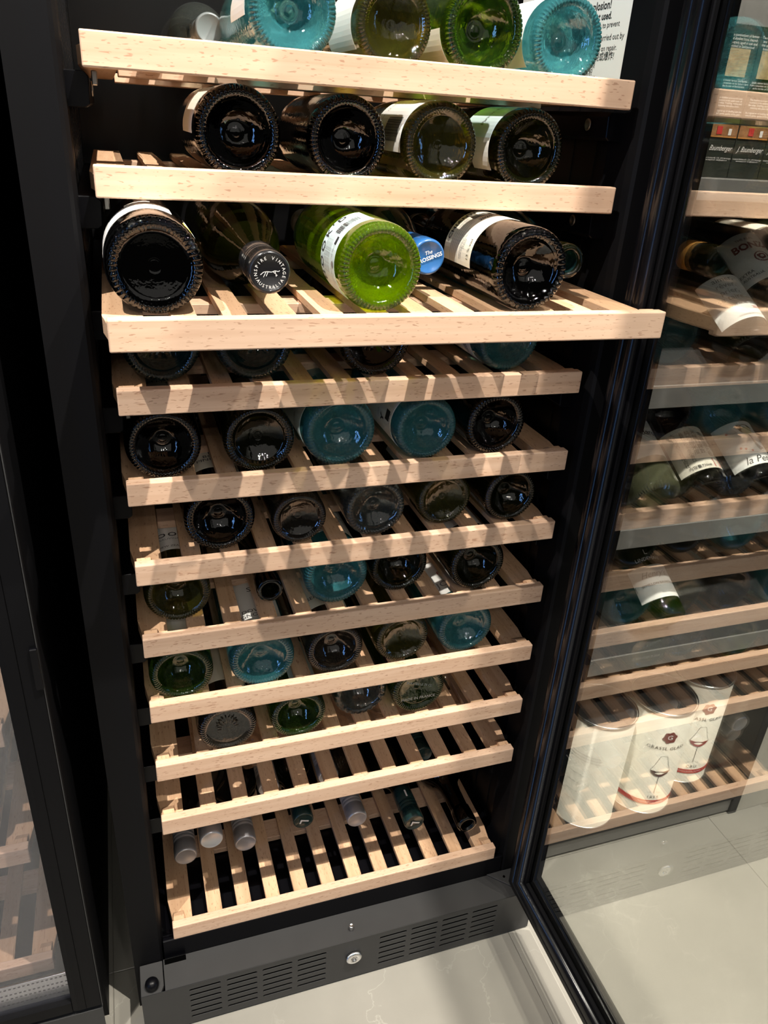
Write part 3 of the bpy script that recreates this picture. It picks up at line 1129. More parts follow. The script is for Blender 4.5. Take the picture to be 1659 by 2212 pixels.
# middle bottle
rt, r = B[(3, 2)]
o, th = paper_label(rt, r, 163, 0.090, 0.020, 0.066, 'paper_blue', 'pale blue back label with barcode')
wrap_text("HOOK'D", 0.0125, r, th, 0.0, 0.059, 'ink', o, spacing=1.45, bold=0.0002)
for k in range(6):
    wrap_text('Zesty lime and passionfruit with a long', 0.0030, r, th, 0.002, 0.053 - k * 0.0032, 'ink_grey', o)
wrap_bars(r, th, 0.026, 0.038, 0.024, 0.013, 'ink', o, seed=5)
wrap_text('9 311789 470', 0.0034, r, th, 0.026, 0.0295, 'ink', o)
wrap_shape('pictogram', [(0, 0), (0.007, 0), (0.007, 0.005), (0, 0.005)], r, th, 0.0045, 0.026, 'ink', o)
wrap_text('SAUVIGNON BLANC  750 ML', 0.0034, r, th, -0.020, 0.028, 'ink_grey', o)
wrap_shape('pictogram', [(0.003 * math.cos(a * PI / 5), 0.003 * math.sin(a * PI / 5)) for a in range(10)], r, th, -0.012, 0.024, 'ink_grey', o)
# right bottle: chianti
rt, r = B[(3, 3)]
o, th = paper_label(rt, r, 128, 0.084, 0.056, 0.120, 'paper_cream', 'cream back label reading Chianti')
wrap_text('CHIANTI', 0.0088, r, th, -0.004, 0.1125, 'ink', o, spacing=1.1, bold=0.0002)
for k in range(5):
    wrap_text('Denominazione di origine controllata', 0.0030, r, th, -0.020, 0.104 - k * 0.0040, 'ink_grey', o)
wrap_bars(r, th, 0.018, 0.098, 0.026, 0.011, 'ink', o, seed=9)
wrap_text('2020', 0.0070, r, th, 0.012, 0.0825, 'ink', o, bold=0.0002)
wrap_text('750 ml  e', 0.0045, r, th, 0.026, 0.0850, 'ink_grey', o)
wrap_text('IMBOTTIGLIATO DA\nVINI DEL CASTELLO\nITALIA', 0.0034, r, th, -0.022, 0.078, 'ink_grey', o)
wrap_text('L 20/145', 0.0040, r, th, 0.014, 0.074, 'ink_grey', o)
wrap_text('13 % vol', 0.0060, r, th, -0.026, 0.0625, 'ink', o)
wrap_shape('orange_stamp', [(0, 0), (0.018, 0), (0.018, 0.003), (0, 0.003)], r, th, 0.010, 0.0885, 'wax_orange', o, lift=0.0006)
# fourth shelf
lab((4, 4), 195, 0.062, 0.026, 0.12, 'paper',
    [('JOYNT', 0.0095, 0.004, 0.088, 'ink', {}), ('DO', 0.010, 0.004, 0.066, 'ink', {}),
     ('SAUVIGNON BLANC\nNEW ZEALAND', 0.0055, 0.002, 0.042, 'ink', {})])
lab((4, 1), 95, 0.07, 0.06, 0.13)
# fifth shelf
lab((5, 3), 190, 0.06, 0.024, 0.11, 'paper_blue', [('Marlborough', 0.006, 0, 0.05, 'ink_grey', {})])
o = lab((5, 4), 178, 0.072, 0.020, 0.115, 'paper', [('Y', 0.014, -0.002, 0.048, 'ink', dict(bold=0.0004)), ('recycle', 0.004, 0.0, 0.062, 'ink_grey', {}),
                                                  ('12.5 %', 0.005, 0.004, 0.024, 'ink_grey', {})])
rt, r = B[(5, 4)]
wrap_shape('pictogram', [(-0.006, -0.006), (0.006, -0.006), (0.006, 0.006), (-0.006, 0.006)], r, math.radians(178), 0.006, 0.032, 'ink', o)
lab((5, 1), 90, 0.07, 0.05, 0.14, 'paper', [('CABERNET', 0.009, 0, 0.09, 'ink', {})])
# sixth: labels seen between the slats of the shelf above
lab((6, 1), 92, 0.075, 0.055, 0.15, 'paper_cream', [('RIVER\nBOURNE\nPINOT NOIR', 0.0095, 0.012, 0.085, 'ink', {})])
lab((6, 4), 100, 0.07, 0.05, 0.13, 'paper')
# seventh
lab((7, 1), 92, 0.078, 0.040, 0.125, 'paper', [("HOOK'D", 0.0130, 0.004, 0.074, 'ink', dict(spacing=1.3, bold=0.0002)), ('SAUVIGNON', 0.006, 0.004, 0.064, 'ink_grey', {}),
                                            ('NEW ZEALAND', 0.0055, 0.004, 0.047, 'ink', {})])
lab((7, 2), 92, 0.075, 0.045, 0.125, 'paper', [('THE DO\n2020\nSAUVIGNON BLANC\nNEW ZEALAND', 0.0085, -0.006, 0.085, 'ink', {})])
lab((7, 4), 95, 0.078, 0.045, 0.13, 'paper', [('vino', 0.02, 0, 0.08, 'ink', dict(shear=0.4))])
# eighth
lab((8, 1), 70, 0.078, 0.035, 0.12, 'paper', [('L', 0.030, 0.006, 0.07, 'ink', dict(shear=0.4))])
lab((8, 2), 92, 0.075, 0.032, 0.12, 'paper', [('DOWN\nSAUVIGNON BLANC', 0.0095, 0.0, 0.045, 'ink', {}), ('S', 0.014, 0, 0.095, 'ink', {})])
rt, r = B[(8, 1)]
wrap_shape('red_stroke', [(-0.012, -0.006), (-0.006, -0.008), (0.014, 0.010), (0.008, 0.013)], r, math.radians(62), 0.002, 0.085, 'ink_red', rt, lift=0.0008)
lab((8, 3), 92, 0.07, 0.05, 0.13, 'paper_cream', [('SEMILLON', 0.009, 0.0, 0.07, 'ink', {})])
lab((8, 5), 92, 0.078, 0.035, 0.13, 'paper', [('JOSH', 0.016, -0.004, 0.055, 'ink_grey', {}), ('FIELD', 0.010, 0, 0.08, 'ink_red', {})])
lab((9, 1), 92, 0.07, 0.05, 0.13, 'paper_cream')
lab((9, 2), 60, 0.05, 0.03, 0.12, 'paper_blue')
lab((9, 4), 92, 0.078, 0.035, 0.13, 'wine_dark')
# moulded strokes on the flat grey base
rt, r = B[(9, 1)]
bm = bm_new()
for k in range(9):
    a = math.radians(10 + k * 22)
    M_ = Matrix.Rotation(-a, 4, 'Y') @ Matrix.Translation((0.0105, 0.0020, 0))
    r_ = bmesh.ops.create_uvsphere(bm, u_segments=10, v_segments=6, radius=1)
    bmesh.ops.transform(bm, matrix=M_ @ Matrix.Diagonal((0.0030, 0.0010, 0.0010, 1)), verts=r_['verts'])
me = mesh_of(bm, 'strokes', smooth=True)
link('moulded_strokes', me, 'glass_smoke', rt)


def base_text(key, body, size, ox, oz, m, rot=0.0):
    """lettering moulded into the underside of a bottle, read from the front"""
    rt, r = B[key]
    vs, fs = text_mesh(body, size, bold=0.0001)
    cr, sr = math.cos(rot), math.sin(rot)
    me = map_mesh(vs, fs, lambda u, v: (ox + u * cr - v * sr, 0.0012, oz + u * sr + v * cr), 'embossed_text')
    return link('embossed_text', me, m, rt)


plain('emboss', (0.22, 0.26, 0.22), 0.25)
base_text((9, 4), 'MADE IN FRANCE', 0.0060, 0.0, -0.013, 'emboss')
base_text((9, 4), 'BOUTEILLE 75 CL', 0.0050, 0.0, 0.010, 'emboss', -0.3)

# --- bottles lying neck-forward
F = {}


def fwd(key, label, x, y, z, r, glass, cap, capm, kind='claret', group=None):
    rt = bottle(label, x, y, z, r, glass, kind, 0.02, 60, 0.0, cap, capm, forward=True, group=group)
    F[key] = (rt, r)
    return rt


def face_text(rt, r, body, size, ox, oz, m, rot=0.0, parent=None, **kw):
    """text on the end of a cap; root is turned by 180 degrees so its local +Y faces the viewer"""
    s = r / R0
    vs, fs = text_mesh(body, size, **kw)
    cr, sr = math.cos(rot), math.sin(rot)
    me = map_mesh(vs, fs, lambda u, v: (-(ox + u * cr - v * sr), 0.3009 * s, oz + u * sr + v * cr), 'printed_text')
    return link('printed_text', me, m, parent or rt)


def arc_text(rt, r, body, size, rad, a_mid, step, m, flip=False):
    n = len(body)
    for i, ch in enumerate(body):
        if ch == ' ':
            continue
        k = i - (n - 1) / 2
        a = a_mid + (k * step if flip else -k * step)
        rot = a - PI / 2 if not flip else a + PI / 2
        face_text(rt, r, ch, size, rad * math.cos(a), rad * math.sin(a), m, rot)


rt = fwd('inspire', 'bottle lying neck forward with black screw cap lettered around its top, pulled-out shelf',
         -0.1199, -0.0935, 1.0366, 0.0382, 'glass_dark', 'screw', 'cap_black', 'burgundy', GR[3])
arc_text(rt, 0.0382, 'INSPIRE VINTAGE', 0.0036, 0.0112, PI / 2 + 0.05, 0.27, 'ink_white')
arc_text(rt, 0.0382, 'AUSTRALIA', 0.0036, 0.0112, -PI / 2, 0.25, 'ink_white', True)
# leaping animal drawn as a line
pts = [(-0.0075, -0.0015), (-0.0050, 0.0006), (-0.0020, 0.0010), (0.0012, 0.0006), (0.0040, 0.0016), (0.0066, 0.0010), (0.0078, 0.0018)]
vs, fs = [], []
for (a, b2) in list(zip(pts[:-1], pts[1:])) + [((-0.0030, 0.0008), (-0.0052, -0.0032)), ((-0.0015, 0.0008), (-0.0030, -0.0026)),
                                             ((0.0040, 0.0014), (0.0050, -0.0028)), ((0.0026, 0.0008), (0.0058, -0.0020))]:
    d = Vector((b2[0] - a[0], b2[1] - a[1]))
    nn = Vector((-d.y, d.x)).normalized() * 0.00025
    i0 = len(vs)
    vs += [(a[0] + nn.x, a[1] + nn.y), (b2[0] + nn.x, b2[1] + nn.y), (b2[0] - nn.x, b2[1] - nn.y), (a[0] - nn.x, a[1] - nn.y)]
    fs.append((i0, i0 + 1, i0 + 2, i0 + 3))
me = map_mesh(vs, fs, lambda u, v: (-u, 0.3009 * 0.0382 / R0, v), 'animal_emblem')
link('animal_emblem', me, 'ink_white', rt)

rt = fwd('crossings', 'bottle neck with bright blue screw cap between the green and the black bottle, pulled-out shelf',
         0.0455, -0.0119, 1.0366, 0.0375, 'glass_teal_dark', 'screw', 'cap_blue', 'burgundy', GR[3])
face_text(rt, 0.0375, 'The', 0.0050, -0.001, 0.0040, 'ink_white', 0.35, shear=0.3)
face_text(rt, 0.0375, 'CROSSINGS', 0.0052, 0.0, -0.0010, 'ink_white', 0.35, bold=0.0001)
rt = fwd('orange', 'open dark bottle mouth with orange foil behind the black bottle, pulled-out shelf right',
         0.1850, -0.0300, 1.0366, 0.0375, 'glass_teal_dark', 'open', 'glass_dark', 'burgundy', GR[3])
s_ = 0.0375 / R0
me = lathe_mesh([(0.0152, 0.236), (0.0156, 0.237), (0.0154, 0.262), (0.0151, 0.263)], 48, 'foil')
fo = link('orange_foil', me, 'foil_gold', rt)
fo.scale = (s_, s_, s_)
fwd('topcap', 'bottle with pale translucent cap lying neck forward at the back of the topmost shelf',
    -0.1225, 0.2100, ZS[0] - 0.0083 + 0.033, 0.033, 'glass_clear', 'screw', 'cap_clear', 'claret', GR[1])
fwd('smallmouth', 'dark open bottle mouth poking forward left of the middle of the seventh shelf',
    -0.1006, 0.0254, ZS[6] - 0.0083 + 0.0350, 0.0350, 'glass_dark', 'open', 'glass_black', 'claret', GR[7])

GB = 'bottles lying neck forward on the lowest shelf'
zb = ZS[10] - 0.0083 + 0.037
for key, lb, x, y, cp, cm, gl in (
        ('n1', 'bottle with white screw cap nearest the left wall, lowest shelf', -0.2170, 0.0863, 'screw', 'cap_silver', 'glass_smoke'),
        ('n2', 'bottle with white screw cap, third cap from the left wall, lowest shelf', -0.1303, 0.0863, 'screw', 'cap_silver', 'glass_smoke'),
        ('n4', 'bottle with dark cap bearing a pale letter left of the middle, lowest shelf', -0.0384, 0.1040, 'screw', 'cap_green', 'glass_dark'),
        ('n5', 'bottle with white screw cap right of the middle, lowest shelf', 0.0424, 0.0848, 'screw', 'cap_silver', 'glass_smoke'),
        ('n6', 'bottle with dark green cap bearing a pale letter, lowest shelf', 0.1269, 0.0554, 'screw', 'cap_green', 'glass_dark'),
        ('n7', 'black open bottle neck at the right end of the lowest shelf', 0.2055, 0.0298, 'open', 'glass_black', 'glass_black')):
    fwd(key, lb, x, y, zb, 0.0368, gl, cp, cm, 'claret', GB)
# the cap between the first two is the tip of a bottle lying on top of them
fwd('n2b', 'bottle with white screw cap raised between the two leftmost caps, lowest shelf', -0.1815, 0.0536, zb + 0.0620, 0.0368, 'glass_smoke', 'screw',
    'cap_silver', 'claret', GB)
for key, sx_ in (('n4', -1), ('n6', 1)):
    rt, r = F[key]
    face_text(rt, r, 'L', 0.018, 0.0, -0.001, 'ink_white', -1.9 if sx_ < 0 else -1.9, bold=0.0006)
rt, r = F['n6']
wrap_text('1', 0.018, 0.0160, PI / 2, 0, 0.252, 'ink_white', rt, lift=0.0006, bold=0.0004)
for key, lb, x, y, cm in (('u1', 'bottle with grey ribbed cap in the upper layer, seen between slats left of the middle', -0.0880, 0.1237, 'cap_silver'),
                          ('u2', 'bottle with grey ribbed cap in the upper layer, seen between slats at the middle', 0.0045, 0.1231, 'cap_silver'),
                          ('u3', 'bottle with dark cap in the upper layer, seen between slats at the right', 0.1640, 0.1286, 'cap_green')):
    fwd(key, lb, x, y, zb + 0.0620, 0.0368, 'glass_smoke', 'screw', cm, 'claret', GB)

# --- clear plastic film hanging under the ninth shelf
bm = bm_new()
nx, ny = 110, 26
rnd = random.Random(3)
ph = [(rnd.uniform(20, 160), rnd.uniform(20, 160), rnd.uniform(0, 6), rnd.uniform(0.0005, 0.0018)) for _ in range(12)]
grid = []
for i in range(nx + 1):
    row = []
    for j in range(ny + 1):
        u, v = i / nx, j / ny
        x = -0.165 + 0.345 * u
        y = 0.020 + 0.20 * v
        z = ZS[8] - 0.0385 - 0.012 * math.sin(PI * min(1, v * 2.2)) - 0.007 * math.exp(-((u - 0.12) / 0.10) ** 2) + 0.002 * u
        for (a, b2, c, d) in ph:
            z += d * math.sin(a * x + b2 * y * 1.5 + c) * 1.3
        row.append(bm.verts.new((x, y, min(z, ZS[8] - 0.0345))))
    grid.append(row)
for i in range(nx):
    for j in range(ny):
        bm.faces.new((grid[i][j], grid[i + 1][j], grid[i + 1][j + 1], grid[i][j + 1]))
fm = link('plastic_film', mesh_of(bm, 'plastic_film', smooth=True), 'film')
tag(fm, 'crumpled clear plastic film hanging under the slats of the ninth shelf', 'plastic film')

# ---------------------------------------------------------------- neighbouring cabinet on the left
nb = empty('wine_cabinet', (-0.64, 0.25, 0), 'black wine cabinet with closed glass door cut off by the left picture edge', 'wine cabinet')


def nbox(name, lo, hi, m, bevel=0.0):
    return cbox(name, lo, hi, m, bevel, root=nb)


nbox('side_wall', (-0.367, -0.0, 0.0), (-0.341, 0.56, TOPZ), 'black_metal')
nbox('side_wall', (-0.94, -0.0, 0.0), (-0.914, 0.56, TOPZ), 'black_metal')
nbox('rear_wall', (-0.914, 0.52, 0.0), (-0.367, 0.56, TOPZ), 'black_liner')
nbox('inner_sill', (-0.914, 0.0, 0.088), (-0.367, 0.52, 0.124), 'black_plastic')
nbox('cabinet_roof', (-0.914, 0.0, TOPZ - 0.03), (-0.367, 0.52, TOPZ), 'black_metal')
nbox('plinth_face', (-0.94, -0.0400, 0.004), (-0.341, -0.0385, 0.084), 'plinth_grey', 0.0005)
nbox('plinth_top', (-0.94, -0.0385, 0.082), (-0.341, 0.0, 0.084), 'plinth_grey')
# closed door
nbox('door_stile', (-0.3760, -0.0400, 0.0900), (-0.3395, -0.0030, 1.85), 'black_metal', 0.0015)
nbox('door_stile', (-0.9415, -0.0400, 0.0900), (-0.9050, -0.0030, 1.85), 'black_metal', 0.0015)
nbox('door_bottom_rail', (-0.9050, -0.0400, 0.0900), (-0.3760, -0.0030, 0.1120), 'black_metal', 0.0015)
nbox('door_top_rail', (-0.9050, -0.0400, 1.80), (-0.3760, -0.0030, 1.85), 'black_metal', 0.0015)
o = bpy.data.objects['door_bottom_rail']
# thin grooves on the stile face, bevelled strip towards the glass
pts = [(-0.3760, -0.0400), (-0.3700, -0.0412), (-0.3605, -0.0412), (-0.3603, -0.0404), (-0.3597, -0.0404), (-0.3595, -0.0412),
       (-0.3420, -0.0412), (-0.3405, -0.0400)]
shift(prism('door_trim', pts, 2, 0.0930, 1.848, 'black_metal'), nb)
nbox('grip_strip', (-0.3412, -0.0420, 0.0930), (-0.3402, -0.0413, 1.848), 'plinth_grey')
nbox('door_pane', (-0.9050, -0.0330, 0.1120), (-0.3760, -0.0300, 1.80), 'painted_haze_glass')
nbox('hinge_cover', (-0.3480, -0.0450, 0.6250), (-0.3405, -0.0412, 0.6750), 'black_plastic', 0.0008)
pts = [(-0.905, 0.0875), (-0.3395, 0.0875), (-0.3395, 0.0885), (-0.905, 0.0885)]
# perforated bright strip inside at the bottom of the door
st = nbox('light_strip', (-0.905, -0.0270, 0.1130), (-0.3765, -0.0240, 0.1560), 'chrome', 0.0006)
st['label'] = 'shiny pierced metal strip'
bm = bm_new()
for row_z in (0.120, 0.131, 0.139, 0.150):
    for k in range(60):
        x0 = -0.700 + k * 0.0054
        add_box(bm, (x0, -0.0274, row_z), (x0 + 0.0028, -0.0271, row_z + 0.0013))
pr = link('perforations', mesh_of(bm, 'perforations'), 'void')
pr['kind'] = 'stuff'
shift(pr, nb)
nsh = [('lowest shelf inside the left cabinet, its front board just above the shiny strip', 10),
       ('lower of the two pale board ends in the left cabinet, under a clear bottle', 9),
       ('upper of the two pale board ends in the left cabinet, at the picture edge', 7)]
for lb, i in nsh:
    shelf(i, ZS[i] + 0.002, 0.0, -0.640, lb, 'beech shelves in the left cabinet')
bottle('clear bottle lying behind the left cabinet glass above the upper board', -0.470, 0.020, ZS[7] + 0.002 - 0.0083 + 0.037, 0.037, 'glass_clear',
       'claret', 0.02, 60, group='bottles in the left cabinet', capm='cap_silver', name='wine_bottle')
bottle('clear bottle lying behind the left cabinet glass above the lower board', -0.462, 0.020, ZS[9] + 0.002 - 0.0083 + 0.039, 0.039, 'glass_clear',
       'claret', 0.02, 60, group='bottles in the left cabinet', capm='cap_silver', name='wine_bottle')

# ---------------------------------------------------------------- display rack right of the open door
un = empty('display_rack', (0.58, 0.3, 0), 'grey metal display rack with sloping shelves behind the open glass door', 'rack')


def ubox(name, lo, hi, m, bevel=0.0, label=None):
    o = cbox(name, lo, hi, m, bevel, root=un)
    if label:
        o['label'] = label
    return o


UX0, UX1, UY = 0.3245, 0.806, 0.0563
ubox('side_panel', (UX0 - 0.018, UY, 0.0), (UX0, 0.56, 1.86), 'unit_dark', 0.0008)
ubox('side_panel', (UX1 - 0.018, UY, 0.0), (UX1, 0.56, 1.86), 'unit_dark', 0.0008)
ubox('back_panel', (UX0, 0.54, 0.0), (UX1 - 0.018, 0.56, 1.86), 'unit_dark')
ubox('base_front', (UX0, UY + 0.004, 0.006), (UX1 - 0.018, UY + 0.016, 0.040), 'unit_metal', 0.0008)
ubox('base_shelf', (UX0, UY, 0.0405), (UX1 - 0.018, 0.54, 0.050), 'unit_dark', 0.0008)
LIP = [(0.4140, 0.4450), (0.6375, 0.6680), (0.8440, 0.8740)]
for z0, z1 in LIP:
    ubox('shelf_lip', (UX0, UY, z0), (UX1 - 0.018, UY + 0.0030, z1), 'unit_metal', 0.0006, 'grey metal front lip')
    # sloping shelf plate rising to the back at 30 degrees
    bm = bm_new()
    yb, zb2 = UY + 0.0035, z0 + 0.004
    L_ = 0.42
    pts = [(yb, zb2), (yb + L_ * math.cos(PI / 6), zb2 + L_ * math.sin(PI / 6)),
           (yb + L_ * math.cos(PI / 6) - 0.001, zb2 + L_ * math.sin(PI / 6) + 0.003), (yb, zb2 + 0.0035)]
    add_prism(bm, pts, 0, UX0, UX1 - 0.018)
    shift(link('sloping_plate', mesh_of(bm, 'sloping_plate'), 'unit_dark'), un)
ubox('box_shelf', (UX0, UY, 1.0900), (UX1 - 0.018, 0.54, 1.1130), 'unit_metal', 0.0006)
ubox('felt_panel', (UX0, 0.245, 1.1135), (UX1 - 0.018, 0.255, 1.60), 'felt_grey', 0.0, 'mottled grey backing panel')


def display_bottle(name, label, x, lip, glass, r=0.0372, kind='claret', punt=0.02):
    th = math.radians(30)
    z = lip[0] + 0.0085 + r / math.cos(th) + (0.012) * math.tan(th)
    # the base rests on the plate just behind the lip
    return bottle(label, x, UY + 0.0045 + r * math.sin(th) + 0.001, z + 0.003, r, glass, kind, punt, 60, capm='cap_black', rot=(th, 0, 0),
                  group='bottles on the display rack', name=name), r


def dlabel(rt, r, thc, w, v0, v1, m='paper', label=None):
    return paper_label(rt, r, thc, w, v0, v1, m, label)


# clear bottle with white label
rt, r = display_bottle('wine_bottle', 'clear pale-wine bottle with white label next to the door frame, display rack', 0.4560, LIP[1], 'glass_pale')
o, th = dlabel(rt, r, 92, 0.080, 0.050, 0.115, 'paper')
wrap_text('Baron', 0.014, r, th, 0.014, 0.090, 'ink', o, bold=0.0002)
# Japanese label
rt, r = display_bottle('wine_bottle', 'dark bottle with cream label in Japanese writing and red seal, display rack', 0.5380, LIP[1], 'glass_black')
o, th = dlabel(rt, r, 98, 0.085, 0.020, 0.095, 'paper_cream', 'cream label with Japanese writing')
wrap_text('大\n信\n州\n酒\n造\n有\n限\n会\n社', 0.0072, r, th, -0.026, 0.060, 'ink', o)
wrap_text('長\n野\n県\n松\n本\n市\n小\n島\n口', 0.0060, r, th, -0.014, 0.060, 'ink', o)
wrap_text('純米\n吟醸\n原料\n米麹\n度数', 0.0090, r, th, 0.000, 0.066, 'ink', o)
wrap_text('本\n醸\n造\n元\n祖', 0.0095, r, th, 0.016, 0.062, 'ink', o)
wrap_text('五\n凛', 0.0200, r, th, 0.033, 0.056, 'ink', o, bold=0.0003)
wrap_text('内容量720ml', 0.0062, r, th, -0.010, 0.0255, 'ink', o)
wrap_shape('red_seal', [(-0.007, -0.007), (0.007, -0.007), (0.007, 0.007), (-0.007, 0.007)], r, th, 0.020, 0.0290, 'ink_red', o, lift=0.0006)
wrap_text('酒印', 0.0070, r, th, 0.020, 0.029, 'paper_cream', o, lift=0.0009)
# figure label: drawn girl with a flared skirt, handwriting
rt, r = display_bottle('wine_bottle', 'dark bottle with drawn girl and handwriting on white label, display rack right', 0.6320, LIP[1], 'glass_black')
o, th = dlabel(rt, r, 96, 0.088, 0.020, 0.098, 'paper', 'white label with a drawn figure')


def ell(cx, cy, a, b2, n=20, rot=0.0):
    return [(cx + a * math.cos(2 * PI * k / n) * math.cos(rot) - b2 * math.sin(2 * PI * k / n) * math.sin(rot),
             cy + a * math.cos(2 * PI * k / n) * math.sin(rot) + b2 * math.sin(2 * PI * k / n) * math.cos(rot)) for k in range(n)]


wrap_shape('drawn_hair', ell(0.004, 0.083, 0.011, 0.0085), r, th, 0, 0, 'ink', o, 0.0006)
wrap_shape('drawn_hair', ell(-0.006, 0.088, 0.004, 0.004), r, th, 0, 0, 'ink', o, 0.0006)
wrap_shape('drawn_face', ell(0.005, 0.0795, 0.0088, 0.0072), r, th, 0, 0, 'skin_tint', o, 0.0009)
wrap_shape('drawn_body', [(0.004, 0.072), (0.006, 0.072), (0.012, 0.052), (0.021, 0.048), (0.010, 0.043), (0.007, 0.049)], r, th, 0, 0, 'ink_grey', o, 0.0007)
for (fx, fy) in ((-0.018, 0.052), (-0.012, 0.049), (-0.004, 0.044), (-0.026, 0.082)):
    wrap_shape('drawn_flower', ell(fx, fy, 0.0020, 0.0020, 5), r, th, 0, 0, 'ink_red', o, 0.0007)


def curve_line(pts, w, r, th, m, parent, name='drawn_line'):
    vs, fs = [], []
    for a, b2 in zip(pts[:-1], pts[1:]):
        d = Vector((b2[0] - a[0], b2[1] - a[1]))
        n_ = Vector((-d.y, d.x)).normalized() * w / 2
        i0 = len(vs)
        vs += [(a[0] + n_.x, a[1] + n_.y), (b2[0] + n_.x, b2[1] + n_.y), (b2[0] - n_.x, b2[1] - n_.y), (a[0] - n_.x, a[1] - n_.y)]
        fs.append((i0, i0 + 1, i0 + 2, i0 + 3))
    return link(name, map_mesh(vs, fs, cyl_map(r + 0.0007, th, 0), name), m, parent)


curve_line([(-0.026, 0.049), (-0.018, 0.047), (-0.008, 0.042), (0.002, 0.040), (0.016, 0.043)], 0.0005, r, th, 'ink_grey', o)
curve_line([(-0.026, 0.081), (-0.018, 0.078), (-0.008, 0.081)], 0.0004, r, th, 'ink_grey', o)
wrap_text('la Petite', 0.0165, r, th, 0.004, 0.0285, 'ink', o, shear=0.35)
# pinot bottle in the upper row
rt, r = display_bottle('wine_bottle', 'dark bottle with white label of lowercase French words, display rack upper row', 0.5480, LIP[2], 'glass_dark')
o, th = dlabel(rt, r, 97, 0.088, 0.028, 0.108, 'paper', 'white label with French words')
wrap_text('aimer,\nrêver,\nprier,\nse taire...', 0.0120, r, th, -0.008, 0.084, 'ink_grey', o)
wrap_text('PINOT NOIR - JEUNES VIGNES', 0.0050, r, th, 0.010, 0.054, 'ink_grey', o)
wrap_text('2018', 0.0070, r, th, 0.016, 0.0465, 'ink_red', o)
wrap_text('DOMAINE DU CLOS DES BOIS', 0.0036, r, th, 0.008, 0.034, 'ink_grey', o)
rt, r = display_bottle('wine_bottle', 'dark bottle with white label lettered in brown capitals, display rack upper row right', 0.6360, LIP[2], 'glass_black')
rt.location.y += 0.05
rt.location.z += 0.05 * math.tan(PI / 6)
o, th = dlabel(rt, r, 105, 0.095, 0.05, 0.14, 'paper', 'white label with brown capitals')
wrap_text('THE REAL', 0.0060, r, th, -0.004, 0.128, 'ink_dark_red', o)
wrap_text('BONZA', 0.0170, r, th, 0.002, 0.114, 'ink_dark_red', o, bold=0.0006)
wrap_shape('emblem', ell(0.004, 0.090, 0.011, 0.010), r, th, 0, 0, 'ink_dark_red', o, 0.0006)
for k in range(3):
    wrap_shape('emblem_gap', ell(0.004, 0.090, 0.009 - k * 0.003, 0.0085 - k * 0.003, 16, 0.3 * k), r, th, 0, 0, 'paper' if k % 2 == 0 else 'ink_dark_red', o,
               0.0008 + 0.0002 * k)
wrap_text('EXTRA', 0.007, r, th, -0.028, 0.070, 'ink', o)
wrap_text('AUSTRALIA', 0.006, r, th, -0.022, 0.062, 'ink', o)
# lower row
rt, r = display_bottle('wine_bottle', 'green bottle with silver-white label and slanted script, display rack lower row', 0.5290, LIP[0], 'glass_green')
o, th = dlabel(rt, r, 97, 0.080, 0.028, 0.085, 'paper', 'white and silver label')
wrap_text('Henry’s', 0.0140, r, th, -0.002, 0.069, 'ink_grey', o, shear=0.45)
wrap_shape('grey_band', [(-0.039, 0.0), (-0.02, 0.0), (0.0, 0.0), (0.02, 0.0), (0.039, 0.0), (0.039, 0.010), (0.02, 0.010), (0.0, 0.010), (-0.02, 0.010), (-0.039, 0.010)],
           r, th, 0, 0.0475, 'ink_grey', o, 0.0005)
wrap_text('SEMILLON SAUVIGNON', 0.0060, r, th, 0.004, 0.0525, 'ink', o)
wrap_text('Wine of Australia', 0.0040, r, th, 0.012, 0.036, 'ink_grey', o)
wrap_text('LINDEMANS', 0.0085, r, th, 0.002, 0.096, 'ink_white', rt, lift=0.0005)
wrap_text('L', 0.0120, r, th, 0.0, 0.108, 'ink_white', rt, lift=0.0005)

